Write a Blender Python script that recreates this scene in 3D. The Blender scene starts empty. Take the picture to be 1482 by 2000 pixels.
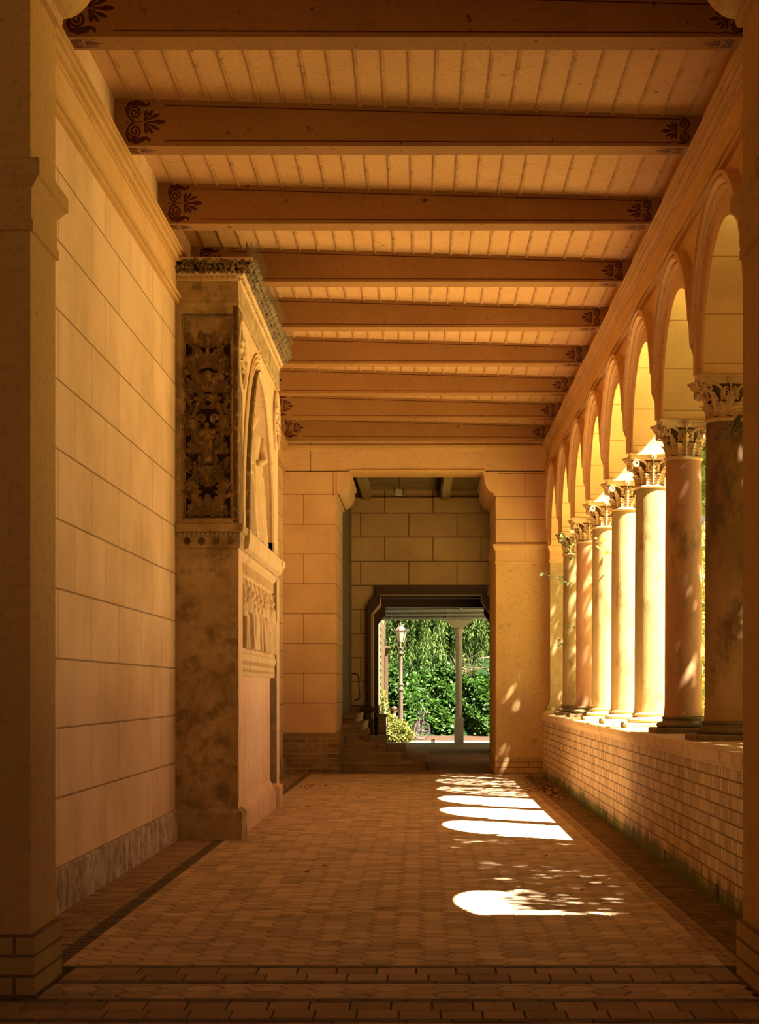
import bpy, math, random
import numpy as np
from mathutils import Vector, Matrix
random.seed(7); rng = np.random.default_rng(7)
PI = math.pi
S = bpy.context.scene; COL = S.collection

# ------------------------------------------------------------------ camera, sky, sun, exposure
cam_d = bpy.data.cameras.new('camera'); cam = bpy.data.objects.new('camera', cam_d); COL.objects.link(cam)
cam.location = (0, 0, 1.7); cam.rotation_euler = (PI/2, 0, 0)
cam_d.sensor_fit = 'VERTICAL'; cam_d.sensor_height = 36; cam_d.lens = 36*3450/2000
cam_d.shift_x = (741-823)/2000; cam_d.shift_y = (1346-1000)/2000
cam_d.clip_end = 300
S.camera = cam
SUN = Vector((-.48, .376, -1)).normalized()
w = bpy.data.worlds.new('sky'); S.world = w; w.use_nodes = True
bg = w.node_tree.nodes['Background']; bg.inputs[0].default_value = (1.0, .84, .62, 1); bg.inputs[1].default_value = .40
sl = bpy.data.lights.new('sun', 'SUN'); so = bpy.data.objects.new('sun', sl); COL.objects.link(so)
sl.energy = 44; sl.color = (1, .87, .66); sl.angle = math.radians(.53)
so.rotation_euler = SUN.to_track_quat('-Z', 'Y').to_euler()
so.location = (20, -5, 40)
S.view_settings.view_transform = 'Standard'; S.view_settings.look = 'None'
S.view_settings.gamma = 1; S.view_settings.use_curve_mapping = False
S.view_settings.exposure = 0.36
S.cycles.max_bounces = 10; S.cycles.diffuse_bounces = 8; S.cycles.use_denoising = True
S.cycles.sample_clamp_indirect = 12

# ------------------------------------------------------------------ mesh helpers
class MB:
    def __init__(s): s.v = []; s.f = []; s.m = []; s.t = []
    def add(s, vs, fs, m=0, tone=None):
        o = len(s.v); s.v += [tuple(p) for p in vs]
        for f in fs: s.f.append(tuple(i+o for i in f)); s.m.append(m); s.t.append(.5 if tone is None else tone)
    def box(s, x0, x1, y0, y1, z0, z1, m=0, tone=None):
        s.add([(x0,y0,z0),(x1,y0,z0),(x1,y1,z0),(x0,y1,z0),(x0,y0,z1),(x1,y0,z1),(x1,y1,z1),(x0,y1,z1)],
              [(0,3,2,1),(4,5,6,7),(0,1,5,4),(1,2,6,5),(2,3,7,6),(3,0,4,7)], m, tone)
    def rings(s, rs, m=0, close=True, cap=True):
        n = len(rs[0]); vs = [p for r in rs for p in r]; fs = []
        for i in range(len(rs)-1):
            for j in range(n if close else n-1):
                k = (j+1) % n; fs.append((i*n+j, i*n+k, (i+1)*n+k, (i+1)*n+j))
        if cap and close:
            fs.append(tuple(range(n-1,-1,-1))); b = (len(rs)-1)*n; fs.append(tuple(range(b, b+n)))
        s.add(vs, fs, m)
    def lathe(s, prof, c=(0,0,0), n=32, m=0, cap=True):
        s.rings([[(c[0]+r*math.cos(2*PI*j/n), c[1]+r*math.sin(2*PI*j/n), c[2]+z) for j in range(n)] for r, z in prof], m, True, cap)
    def rect_loft(s, x0, x1, y0, y1, prof, m=0, left=False):
        # rings of a rectangle pushed outwards on the -y, +x, +y sides (and -x when left)
        s.rings([[(x0-(o if left else 0),y0-o,z),(x1+o,y0-o,z),(x1+o,y1+o,z),(x0-(o if left else 0),y1+o,z)] for o, z in prof], m)
    def extrude(s, pts, axis, a, b, m=0):
        # pts 2D polygon extruded along axis 'x' or 'y'
        if axis == 'y': f = lambda p, t: (p[0], t, p[1])
        elif axis == 'x': f = lambda p, t: (t, p[0], p[1])
        else: f = lambda p, t: (p[0], p[1], t)
        n = len(pts)
        s.add([f(p, a) for p in pts]+[f(p, b) for p in pts],
              [tuple(range(n)), tuple(range(2*n-1, n-1, -1))]+[(i, (i+1) % n, n+(i+1) % n, n+i) for i in range(n)], m)
    def tube(s, pts, rad, n=8, m=0, flat=None):
        pts = [Vector(p) for p in pts]; N = len(pts)
        if not hasattr(rad, '__len__'): rad = [rad]*N
        up = None; rs = []
        for i in range(N):
            t = (pts[min(i+1, N-1)]-pts[max(i-1, 0)])
            if t.length < 1e-9: t = Vector((0,0,1))
            t.normalize()
            if up is None:
                up = Vector((0,0,1)) if abs(t.z) < .9 else Vector((1,0,0))
            u = (up - t*up.dot(t))
            if u.length < 1e-6: u = t.orthogonal()
            u.normalize(); up = u; w_ = t.cross(u)
            rs.append([tuple(pts[i]+(u*math.cos(2*PI*j/n)+w_*math.sin(2*PI*j/n))*rad[i]) for j in range(n)])
        s.rings(rs, m)
    def ball(s, c, r, n=12, k=8, m=0, sc=(1,1,1)):
        s.rings([[(c[0]+sc[0]*r*math.sin(PI*i/k)*math.cos(2*PI*j/n), c[1]+sc[1]*r*math.sin(PI*i/k)*math.sin(2*PI*j/n), c[2]-sc[2]*r*math.cos(PI*i/k)) for j in range(n)] for i in range(1, k)], m)
    def leaf(s, o, U, V, N, L, W, curl=.35, lobes=5, m=0, rows=9, thick=.0):
        # an acanthus leaf: U along, V across, N out of the surface
        o = Vector(o); U = Vector(U); V = Vector(V); N = Vector(N); vs = []
        for i in range(rows+1):
            u = i/rows
            wd = W*.5*(.55+.9*u-1.35*u*u*u)*(1+.30*math.sin(u*PI*2*lobes)) + W*.02
            up = u if u < .8 else .8+.35*math.sin((u-.8)*PI/.4*.9)*.35
            out = L*curl*(u**2.6)
            for v in (-1, -.5, 0, .5, 1):
                vs.append(o+U*(L*up)+V*(wd*v)+N*(out+L*.05+W*(.16 if v == 0 else (.02 if abs(v) < .9 else .05))-W*.20*v*v+W*.05*math.sin(u*PI*2*lobes)*abs(v)))
        s.add(vs, [(i*5+j, i*5+j+1, (i+1)*5+j+1, (i+1)*5+j) for i in range(rows) for j in range(4)], m)
    def build(s, name, mats, parent=None, smooth=None, origin=(0,0,0), tones=False):
        me = bpy.data.meshes.new(name)
        ox, oy, oz = origin
        me.from_pydata([(x-ox, y-oy, z-oz) for x, y, z in s.v], [], s.f)
        if not isinstance(mats, (list, tuple)): mats = [mats]
        for m_ in mats: me.materials.append(m_)
        me.polygons.foreach_set('material_index', s.m)
        if tones:
            a = me.attributes.new('tone', 'FLOAT', 'FACE'); a.data.foreach_set('value', s.t)
        if smooth is not None:
            me.polygons.foreach_set('use_smooth', [True]*len(s.f))
            if smooth: me.set_sharp_from_angle(angle=math.radians(smooth))
        me.validate(); me.update()
        ob = bpy.data.objects.new(name, me); COL.objects.link(ob)
        if parent: ob.parent = parent
        else: ob.location = origin
        return ob

def tag(o, label=None, cat=None, group=None, kind=None):
    if label: o['label'] = label
    if cat: o['category'] = cat
    if group: o['group'] = group
    if kind: o['kind'] = kind
    return o
def thing(name, label, cat, loc=(0,0,0), group=None, kind='thing', rot=(0,0,0)):
    o = bpy.data.objects.new(name, None); COL.objects.link(o); o.location = loc; o.rotation_euler = rot
    o.empty_display_size = .1
    return tag(o, label, cat, group, kind)
def struct(o): o['kind'] = 'structure'; return o
def spiral(c, r, turns, a0, dirn, n=26, rend=.12):
    return [(c[0]+r*(1-(1-rend)*i/n)*math.cos(a0+dirn*turns*2*PI*i/n), c[1]+r*(1-(1-rend)*i/n)*math.sin(a0+dirn*turns*2*PI*i/n)) for i in range(n+1)]

# ------------------------------------------------------------------ materials
def nd(nt, t, **kw):
    n = nt.nodes.new(t)
    for k, v in kw.items():
        if k.startswith('i_'):
            key = k[2:]; n.inputs[int(key) if key.isdigit() else key.replace('_', ' ')].default_value = v
        else: setattr(n, k, v)
    return n
def rgb(c): return (c[0], c[1], c[2], 1)
def base_mat(name, rough=.85, spec=.2):
    m = bpy.data.materials.new(name); m.use_nodes = True; nt = m.node_tree
    b = nt.nodes['Principled BSDF']; b.inputs['Roughness'].default_value = rough
    b.inputs['Specular IOR Level'].default_value = spec
    return m, nt, b
def mixc(nt, fac, a, b, mode='MIX'):
    n = nd(nt, 'ShaderNodeMix', data_type='RGBA', blend_type=mode)
    for i, x in ((0, fac), (6, a), (7, b)):
        if hasattr(x, 'is_output') or isinstance(x, bpy.types.NodeSocket): nt.links.new(x, n.inputs[i])
        else: n.inputs[i].default_value = x if i == 0 else rgb(x)
    return n.outputs[2]
def ramp(nt, src, lo, hi):
    n = nd(nt, 'ShaderNodeMapRange'); n.inputs[1].default_value = lo; n.inputs[2].default_value = hi
    nt.links.new(src, n.inputs[0]); return n.outputs[0]
def noise(nt, vec, scale, detail=5, rough=.6):
    n = nd(nt, 'ShaderNodeTexNoise'); n.inputs['Scale'].default_value = scale; n.inputs['Detail'].default_value = detail; n.inputs['Roughness'].default_value = rough
    nt.links.new(vec, n.inputs['Vector']); return n.outputs[0]
def scaled(nt, vec, sc):
    n = nd(nt, 'ShaderNodeMapping'); n.inputs['Scale'].default_value = sc; nt.links.new(vec, n.inputs['Vector']); return n.outputs[0]
def bump(nt, b, h, strength=.3, dist=.01):
    n = nd(nt, 'ShaderNodeBump'); n.inputs['Strength'].default_value = strength; n.inputs['Distance'].default_value = dist
    nt.links.new(h, n.inputs['Height']); nt.links.new(n.outputs[0], b.inputs['Normal'])
def simple(name, c, rough=.7, spec=.3, metal=0):
    m, nt, b = base_mat(name, rough, spec); b.inputs['Base Color'].default_value = rgb(c); b.inputs['Metallic'].default_value = metal
    return m
def stone(name, c1, c2, c3=None, scale=1.2, spots=.62, fine=14, bumpv=.35, rough=.9, streak=(1,1,1), speck=None):
    m, nt, b = base_mat(name, rough, .15)
    g = nd(nt, 'ShaderNodeNewGeometry').outputs['Position']; g2 = scaled(nt, g, streak)
    n1 = noise(nt, g2, scale, 6, .6); n2 = noise(nt, g2, fine, 6, .65)
    c = mixc(nt, ramp(nt, n1, .38, .62), c1, c2)
    if c3: c = mixc(nt, ramp(nt, noise(nt, g2, scale*2.6, 9, .72), spots-.06, spots+.06), c, c3)
    dark = tuple(x*.6 for x in c1)
    c = mixc(nt, ramp(nt, n2, .52, .8), c, dark)
    if speck: c = mixc(nt, ramp(nt, noise(nt, g, speck[1], 3, .6), speck[2], speck[2]+.05), c, speck[0])
    nt.links.new(c, b.inputs['Base Color']); bump(nt, b, n2, bumpv, .012)
    return m
def ashlar(name, axis, u0, v0, bw, rh, c1, c2, mortar_c, mortar=.007, stain=None, offset=.5, bumpv=.5, coarse=1.0, var=.5, grime=None):
    m, nt, b = base_mat(name, .88, .18)
    g = nd(nt, 'ShaderNodeNewGeometry').outputs['Position']
    sp = nd(nt, 'ShaderNodeSeparateXYZ'); nt.links.new(g, sp.inputs[0])
    cb = nd(nt, 'ShaderNodeCombineXYZ')
    for i, (s_, o) in enumerate(((sp.outputs[axis], u0), (sp.outputs[2] if axis != 2 else sp.outputs[1], v0))):
        a = nd(nt, 'ShaderNodeMath', operation='SUBTRACT'); nt.links.new(s_, a.inputs[0]); a.inputs[1].default_value = o
        nt.links.new(a.outputs[0], cb.inputs[i])
    br = nd(nt, 'ShaderNodeTexBrick', offset=offset)
    nt.links.new(cb.outputs[0], br.inputs['Vector'])
    br.inputs['Scale'].default_value = 1; br.inputs['Brick Width'].default_value = bw; br.inputs['Row Height'].default_value = rh
    br.inputs['Mortar Size'].default_value = mortar; br.inputs['Mortar Smooth'].default_value = .3; br.inputs['Bias'].default_value = 0
    br.inputs['Color1'].default_value = rgb(c1); br.inputs['Color2'].default_value = rgb(c2); br.inputs['Mortar'].default_value = rgb(mortar_c)
    n1 = noise(nt, g, .9*coarse, 6, .62); n2 = noise(nt, g, 22, 5, .6)
    c = mixc(nt, ramp(nt, n1, .42, .70), br.outputs[0], mixc(nt, 1.0, br.outputs[0], (.78, .74, .66), 'MULTIPLY'))
    c = mixc(nt, ramp(nt, n2, .60, .9), c, tuple(x*.6 for x in c1))
    if stain: c = mixc(nt, ramp(nt, noise(nt, g, stain[1], 8, .75), stain[2], stain[2]+.12), c, stain[0])
    if grime:   # dirt and moss with a real upper edge near the ground
        a = nd(nt, 'ShaderNodeMath', operation='ADD'); nt.links.new(sp.outputs[2], a.inputs[0])
        k = nd(nt, 'ShaderNodeMath', operation='MULTIPLY'); nt.links.new(noise(nt, scaled(nt, g, (2, 2.0, 1.3)), 1.6, 8, .75), k.inputs[0]); k.inputs[1].default_value = -grime[1]*2.4
        nt.links.new(k.outputs[0], a.inputs[1])
        r = nd(nt, 'ShaderNodeMapRange'); r.inputs[1].default_value = .02-grime[1]*.55; r.inputs[2].default_value = -.10-grime[1]*.55
        nt.links.new(a.outputs[0], r.inputs[0]); c = mixc(nt, r.outputs[0], c, grime[0])
    nt.links.new(c, b.inputs['Base Color'])
    h = nd(nt, 'ShaderNodeMath', operation='SUBTRACT'); h.inputs[0].default_value = 1; nt.links.new(br.outputs[1], h.inputs[1])
    h2 = nd(nt, 'ShaderNodeMath', operation='MULTIPLY_ADD'); nt.links.new(n2, h2.inputs[0]); h2.inputs[1].default_value = .12; nt.links.new(h.outputs[0], h2.inputs[2])
    bump(nt, b, h2.outputs[0], bumpv, .012)
    return m
def toned(name, c1, c2, c3=None, rough=.85, fine=30, bumpv=.2, trans=0, dirt=None):
    m, nt, b = base_mat(name, rough, .2)
    a = nd(nt, 'ShaderNodeAttribute', attribute_name='tone')
    c = mixc(nt, a.outputs['Fac'], c1, c2)
    g = nd(nt, 'ShaderNodeNewGeometry').outputs['Position']; n = noise(nt, g, fine, 5, .6)
    if c3: c = mixc(nt, ramp(nt, noise(nt, g, 1.1, 5, .6), .45, .75), c, c3)
    if dirt: c = mixc(nt, ramp(nt, noise(nt, g, dirt[1], 8, .75), dirt[2], dirt[2]+.12), c, dirt[0])
    nt.links.new(c, b.inputs['Base Color'])
    if bumpv: bump(nt, b, n, bumpv, .006)
    if trans:
        t = nd(nt, 'ShaderNodeBsdfTranslucent'); nt.links.new(c, t.inputs[0]); mx = nd(nt, 'ShaderNodeMixShader'); mx.inputs[0].default_value = trans
        nt.links.new(b.outputs[0], mx.inputs[1]); nt.links.new(t.outputs[0], mx.inputs[2])
        nt.links.new(mx.outputs[0], nt.nodes['Material Output'].inputs[0])
    return m

PL1, PL2 = (.74, .48, .25), (.68, .435, .22)
M = {}
M['wall_left'] = ashlar('ashlar plaster left', 1, 13.507, .337, 1.339, .5325, (.84,.60,.39), (.76,.53,.33), (.36,.23,.12), .009)
M['end'] = ashlar('ashlar plaster end', 0, -2.36, .82, 1.30, .598, PL1, PL2, (.30,.17,.06), .010, stain=((.40,.25,.11), 2.3, .66))
M['end_right'] = ashlar('ashlar plaster end right', 0, 2.07, 5.10, 1.25, .46, PL1, PL2, (.30,.17,.06), .009)
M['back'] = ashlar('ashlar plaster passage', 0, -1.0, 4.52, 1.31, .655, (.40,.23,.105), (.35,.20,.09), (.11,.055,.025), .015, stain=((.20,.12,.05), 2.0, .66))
M['plaster'] = stone('orange plaster', PL1, (.68,.43,.18), (.42,.27,.12), .8, .68, 18, .18)
M['plaster_warm'] = stone('brown orange plaster', (.62,.37,.14), (.56,.33,.12), (.34,.20,.08), .7, .70, 20, .18)
M['pier_stain'] = stone('stained plaster', (.72,.47,.19), (.66,.43,.18), (.25,.17,.09), .75, .66, 16, .2)
M['soffit'] = ashlar('arch soffit ashlar', 2, 0, 0, 2.0, .42, (.80,.58,.26), (.72,.50,.22), (.45,.28,.11), .006, offset=.0)
M['skirt'] = stone('lime washed skirting', (.66,.54,.42), (.50,.38,.27), (.30,.21,.14), 2.6, .52, 12, .5, streak=(1,1,.7))
M['brick_parapet'] = ashlar('parapet brick', 1, 0, .02, .125, .1095, (.70,.49,.25), (.44,.29,.14), (.20,.125,.06), .0075, offset=.5, bumpv=.9, stain=((.36,.24,.11), 1.5, .60), grime=((.13,.135,.03), .30))
M['cap_stone'] = stone('parapet cap stone', (.66,.45,.21), (.60,.40,.18), (.22,.19,.06), .9, .64, 9, .35)
M['brick_dark'] = ashlar('dark brick base', 0, 0, .02, .27, .1, (.17,.10,.05), (.34,.22,.10), (.42,.28,.13), .011, offset=.5, bumpv=.7, stain=((.36,.24,.12), 1.4, .55))
M['brick_pale'] = ashlar('pale brick base', 0, .05, .02, .42, .11, (.64,.42,.19), (.55,.35,.15), (.30,.18,.08), .009, bumpv=.7)
M['brick_grey'] = ashlar('grey quoin brick', 0, 2.30, .02, .5, .112, (.50,.42,.30), (.40,.33,.24), (.62,.50,.34), .010, bumpv=.7)
M['brick_near'] = ashlar('yellow near brick', 0, -2.40, .0, .30, .112, (.52,.34,.12), (.44,.28,.10), (.22,.13,.05), .010, bumpv=.8)
M['beam'] = stone('painted beam', (.35,.185,.07), (.31,.16,.058), (.21,.105,.035), .9, .74, 25, .08, speck=((.10,.04,.015), 9, .68))
M['maroon'] = simple('maroon paint', (.075,.012,.008), .7)
M['board'] = stone('painted ceiling boards', (.60,.37,.175), (.55,.33,.155), (.40,.22,.095), .8, .68, 20, .08, speck=((.20,.09,.03), 12, .70))
M['batten'] = stone('painted battens', (.56,.34,.15), (.42,.25,.10), (.14,.08,.03), 3, .62, 30, .2)
M['cornice'] = stone('cornice plaster', (.66,.41,.17), (.58,.36,.14), (.30,.18,.08), 1.2, .68, 24, .15)
M['tile'] = toned('hexagonal clay tiles', (.62,.445,.285), (.37,.265,.17), (.46,.33,.215), dirt=((.22,.15,.09), 2.3, .56))
M['brick_floor'] = toned('floor bricks', (.44,.28,.17), (.26,.165,.10), None, dirt=((.15,.095,.05), 1.8, .60))
M['brick_floor_dark'] = toned('dark floor bricks', (.17,.115,.07), (.12,.08,.05))
M['gutter'] = toned('dirty gutter bricks', (.22,.125,.055), (.15,.085,.04), None, dirt=((.09,.055,.028), 3.2, .52))
M['grout'] = stone('dark grout', (.07,.045,.025), (.05,.032,.018), None, 4, .6, 30, .4)
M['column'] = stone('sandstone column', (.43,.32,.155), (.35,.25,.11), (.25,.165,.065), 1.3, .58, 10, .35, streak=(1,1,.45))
M['column_dark'] = stone('stained and shade dark column', (.34,.20,.085), (.22,.125,.055), (.12,.07,.032), 1.1, .54, 10, .35, streak=(1,1,.5))  # stains, plus the near trees' shade put into a darker stone colour
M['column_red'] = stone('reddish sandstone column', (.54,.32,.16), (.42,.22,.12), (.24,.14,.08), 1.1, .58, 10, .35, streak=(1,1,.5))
M['capital'] = stone('carved capital stone', (.58,.41,.22), (.50,.34,.17), (.28,.17,.09), 4, .64, 25, .35)
M['recess'] = stone('shade dark bell stone', (.20,.125,.055), (.14,.085,.035), None, 6, .6, 25, .3)  # bell colour darkened to paint the deep shade between the capital leaves
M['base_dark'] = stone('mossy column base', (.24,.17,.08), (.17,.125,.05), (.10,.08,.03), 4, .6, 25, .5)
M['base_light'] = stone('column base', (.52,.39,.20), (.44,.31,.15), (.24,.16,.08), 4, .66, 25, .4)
M['mon_side'] = stone('monument stained limestone', (.50,.375,.21), (.39,.285,.15), (.24,.17,.085), 1.5, .54, 9, .6)
M['mon_front'] = stone('monument pale limestone', (.66,.50,.31), (.60,.42,.24), (.34,.23,.13), 1.6, .64, 10, .5, streak=(1,1,.4))
M['mon_pink'] = stone('monument rosy panel', (.74,.54,.38), (.68,.42,.27), (.50,.34,.21), 1.0, .66, 10, .4, streak=(1,1,.3))
M['mon_ground'] = simple('shade black relief ground', (.022,.013,.006), .9, .1)  # near-black stands in for deep shade behind the sooty carving
M['mon_soot'] = stone('monument sooty relief', (.20,.125,.05), (.11,.068,.028), (.40,.26,.11), 4, .58, 20, .6, speck=((.55,.42,.25), 18, .79))
M['mon_grey'] = stone('monument grey stone', (.24,.18,.12), (.19,.14,.095), (.40,.30,.18), 2.2, .60, 16, .7)
M['door_frame'] = simple('dark brown door frame', (.045,.018,.010), .6)
M['door_edge'] = simple('frame edge highlight', (.30,.18,.10), .6)  # highlight along the frame's inner edge, put in as a paler strip
M['dark_recess'] = stone('recess darkened wall', (.075,.045,.02), (.055,.032,.014), None, 2, .6, 14, .2)  # darkness of the door recess put into this wall's colour
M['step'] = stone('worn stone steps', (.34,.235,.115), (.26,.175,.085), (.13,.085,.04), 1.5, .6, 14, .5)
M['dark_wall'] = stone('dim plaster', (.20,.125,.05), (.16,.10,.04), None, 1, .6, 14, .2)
M['iron'] = simple('dark iron', (.03,.025,.02), .5, .4)
M['wire'] = simple('steel wire', (.16,.11,.06), .5, .4, .6)
M['spot'] = simple('grey lamp housing', (.42,.36,.26), .5)
M['spot_glass'] = simple('lamp glass', (.60,.54,.42), .2, .6)
M['post'] = stone('painted porch post', (.36,.34,.31), (.31,.29,.265), None, 2, .6, 20, .1)
M['porch'] = stone('grey porch wood', (.25,.26,.26), (.20,.21,.21), None, 2, .6, 20, .1)
M['lamp_iron'] = simple('rosy painted lamp iron', (.085,.06,.05), .55, .3)
M['lamp_glass'] = simple('milky lamp glass', (.27,.27,.22), .25, .5)
M['tyre'] = simple('brown tyre', (.045,.025,.02), .7)
M['rim'] = simple('steel rim', (.13,.11,.105), .5, .4)
M['bike_paint'] = simple('grey violet bike paint', (.055,.047,.065), .5, .4)
M['chrome'] = simple('chrome', (.17,.155,.13), .4, .5)
M['black'] = simple('black rubber', (.015,.014,.013), .6)
M['skin'] = simple('skin', (.22,.09,.055), .6)
M['hair'] = simple('dark hair', (.05,.03,.02), .6)
M['cloth'] = simple('dark cloth', (.07,.05,.045), .85)
M['trousers'] = simple('blue trousers', (.06,.075,.10), .85)
M['leaf_yellow'] = toned('yellow green leaves', (.055,.075,.008), (.24,.235,.05), None, .6, bumpv=0, trans=.25)
M['leaf_green'] = toned('fresh green leaves', (.010,.036,.005), (.042,.10,.011), None, .5, bumpv=0, trans=.25)
M['leaf_dark'] = toned('dark green leaves', (.006,.026,.006), (.016,.06,.010), None, .5, bumpv=0, trans=.2)
M['leaf_willow'] = toned('willow leaves', (.035,.085,.016), (.13,.20,.05), None, .55, bumpv=0, trans=.3)
M['leaf_tree'] = toned('tree leaves', (.05,.11,.02), (.14,.22,.05), None, .6, bumpv=0, trans=.2)
M['leaf_bright'] = toned('bright tree leaves', (.30,.34,.05), (.55,.50,.15), None, .6, bumpv=0, trans=.3)
M['ivy'] = toned('ivy leaves', (.04,.085,.03), (.20,.27,.09), None, .45, bumpv=0, trans=.15)
M['ivy_yellow'] = toned('young vine leaves', (.35,.42,.04), (.55,.56,.10), None, .5, bumpv=0, trans=.3)
M['dead'] = toned('dead leaves', (.30,.13,.05), (.50,.27,.11), None, .7, bumpv=0)
M['bark'] = stone('bark', (.13,.085,.05), (.09,.06,.035), None, 6, .6, 20, .8, streak=(1,1,.2))
M['twig'] = simple('dry twig', (.22,.15,.09), .8)
M['path'] = stone('brown earth path', (.055,.032,.019), (.045,.026,.015), (.03,.018,.011), 1.5, .62, 20, .4)
M['kerb'] = stone('pale paving', (.15,.138,.105), (.13,.118,.09), None, 2, .6, 20, .2)
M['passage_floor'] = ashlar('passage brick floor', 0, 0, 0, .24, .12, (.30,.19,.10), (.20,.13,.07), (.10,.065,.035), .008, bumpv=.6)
M['lawn'] = stone('dry sunny lawn', (.40,.33,.12), (.33,.27,.09), (.46,.34,.17), 1.2, .6, 20, .4)
M['garden_wall'] = stone('cream garden wall', (.19,.175,.10), (.17,.15,.085), None, 1.5, .6, 20, .2)
M['pilaster'] = stone('brown sandstone pilaster', (.10,.062,.038), (.085,.052,.03), None, 2, .6, 20, .3)
M['trellis'] = simple('trellis wood', (.10,.075,.04), .8)
# horizontal-coordinates brick texture needs x,y: swap row axis for floors
for nm in ('passage_floor', 'soffit'):
    nt = M[nm].node_tree
    sp = [n for n in nt.nodes if n.type == 'SEPXYZ'][0]
    subs = [n for n in nt.nodes if n.type == 'MATH' and n.operation == 'SUBTRACT'][:2]
    for l in list(nt.links):
        if l.to_node in subs and l.from_node == sp: nt.links.remove(l)
    if nm == 'passage_floor':
        nt.links.new(sp.outputs[0], subs[0].inputs[0]); nt.links.new(sp.outputs[1], subs[1].inputs[0])
    else:
        nt.links.new(sp.outputs[0], subs[0].inputs[0]); nt.links.new(sp.outputs[2], subs[1].inputs[0])

# ------------------------------------------------------------------ key dimensions
XL, XR = -2.773, 2.53          # inner faces of the left wall and of the arcade wall
Y0, Y1 = 10.47, 35.4           # the corridor between the two gates
BAY, C1Y = 2.66, 16.10
SPR, R_IN, R_OUT = 4.555, 1.075, 1.43
XO = 2.98                      # outer face of the arcade wall
ZB = 6.595                     # underside of the beams
def ztop(x): return 7.03+(x-XL)*(6.87-7.03)/(XR-XL)
AX = 2.78                      # column axis

# ------------------------------------------------------------------ floor
def hexfield(mb, x0, x1, y0, y1, a=.118):
    rp = a*math.sqrt(3); cp = 1.5*a; g = .0055
    i = 0; x = x0
    while x < x1+a:
        y = y0+(rp/2 if i % 2 else 0)
        while y < y1+rp/2:
            t = random.random(); dz = random.uniform(-.0015, .0015); tx = random.uniform(-.006, .006)
            pts = []
            for k in range(6):
                an = PI/3*k; pts.append((min(max(x+(a-g)*math.cos(an), x0), x1), min(max(y+(a-g)*math.sin(an), y0), y1)))
            ar = abs(sum(pts[k][0]*pts[(k+1) % 6][1]-pts[(k+1) % 6][0]*pts[k][1] for k in range(6)))/2
            if ar > .004:
                cx = sum(p[0] for p in pts)/6; cy = sum(p[1] for p in pts)/6
                top = [(cx+(p[0]-cx)*.955, cy+(p[1]-cy)*.955, dz+(p[0]-cx)*tx) for p in pts]
                mb.add(top+[(p[0], p[1], dz-.007) for p in pts], [tuple(range(6))]+[(k, 6+k, 6+(k+1) % 6, (k+1) % 6) for k in range(6)], 0, t)
            y += rp
        x += cp; i += 1
def brickfield(mb, x0, x1, y0, y1, bx, by, m, stagger=.5, g=.004):
    r = 0; y = y0
    while y < y1-.01:
        x = x0-(bx*stagger if r % 2 else 0)
        while x < x1-.01:
            a, b = max(x, x0)+g, min(x+bx, x1)-g; c, d = y+g, min(y+by, y1)-g
            if b-a > .01 and d-c > .01:
                dz = random.uniform(-.003, .002); e = .004
                mb.add([(a+e,c+e,dz),(b-e,c+e,dz),(b-e,d-e,dz),(a+e,d-e,dz),(a,c,dz-.008),(b,c,dz-.008),(b,d,dz-.008),(a,d,dz-.008)],
                       [(0,1,2,3),(4,5,1,0),(5,6,2,1),(6,7,3,2),(7,4,0,3)], m, random.random())
            x += bx
        y += by; r += 1
f = MB()
f.add([(-3.4,-4,-.009),(3.2,-4,-.009),(3.2,35.4,-.009),(-3.4,35.4,-.009)], [(0,1,2,3)], 3)
hexfield(f, -2.216, 1.87, 10.88, 35.3)
brickfield(f, -2.216, 1.87, 35.3, 35.4, .24, .1, 1)
brickfield(f, XL, -2.338, 10.52, 35.35, .24, .072, 1)
brickfield(f, -2.338, -2.216, 10.88, 35.35, .122, .07, 2)
brickfield(f, 1.87, 2.01, 10.88, 35.35, .14, .075, 1)
brickfield(f, 2.01, 2.46, 10.55, 35.35, .24, .075, 4)
brickfield(f, -2.12, 1.87, 10.78, 10.88, .24, .1, 2)
brickfield(f, -2.12, 1.87, 10.30, 10.78, .24, .24, 1, .3)
brickfield(f, -2.12, 1.87, 10.20, 10.30, .22, .1, 2)
hexfield(f, -2.12, 1.87, 9.72, 10.20)
brickfield(f, -3.2, 3.1, 9.60, 9.72, .24, .12, 2)
brickfield(f, -3.2, 3.1, 9.12, 9.60, .22, .24, 1, .2)
brickfield(f, -3.2, 3.1, 9.02, 9.12, .24, .1, 2)
brickfield(f, -3.2, 3.1, 6.0, 9.02, .25, .25, 1)
struct(f.build('floor', [M['tile'], M['brick_floor'], M['brick_floor_dark'], M['grout'], M['gutter']], tones=True))

# ------------------------------------------------------------------ left wall and its skirting, string, cornice
b = MB(); b.box(XL-.6, XL, Y0+.05, Y1-.05, -.05, 7.6); struct(b.build('wall_left', M['wall_left']))
b = MB(); b.rings([[(XL-.02,y,-.02),(XL+.035,y,-.02),(XL+.022,y,.325),(XL-.02,y,.345)] for y in (Y0, 19.9)]); b.rings([[(XL-.02,y,-.02),(XL+.035,y,-.02),(XL+.022,y,.325),(XL-.02,y,.345)] for y in (25.6, Y1)])
struct(b.build('baseboard_left', M['skirt']))
def run_moulding(name, x, prof, sgn, ya=Y0, yb=Y1, mat='cornice'):
    b = MB(); pts = [(x-sgn*.02, prof[0][1])]+[(x+sgn*o, z) for o, z in prof]+[(x-sgn*.02, prof[-1][1])]
    b.extrude(pts, 'y', ya, yb); return struct(b.build(name, M[mat]))
STR = [(.045, 6.045), (.05, 6.07), (.02, 6.074), (.02, 6.084), (.065, 6.09), (.07, 6.125), (.03, 6.13), (.03, 6.16)]
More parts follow.
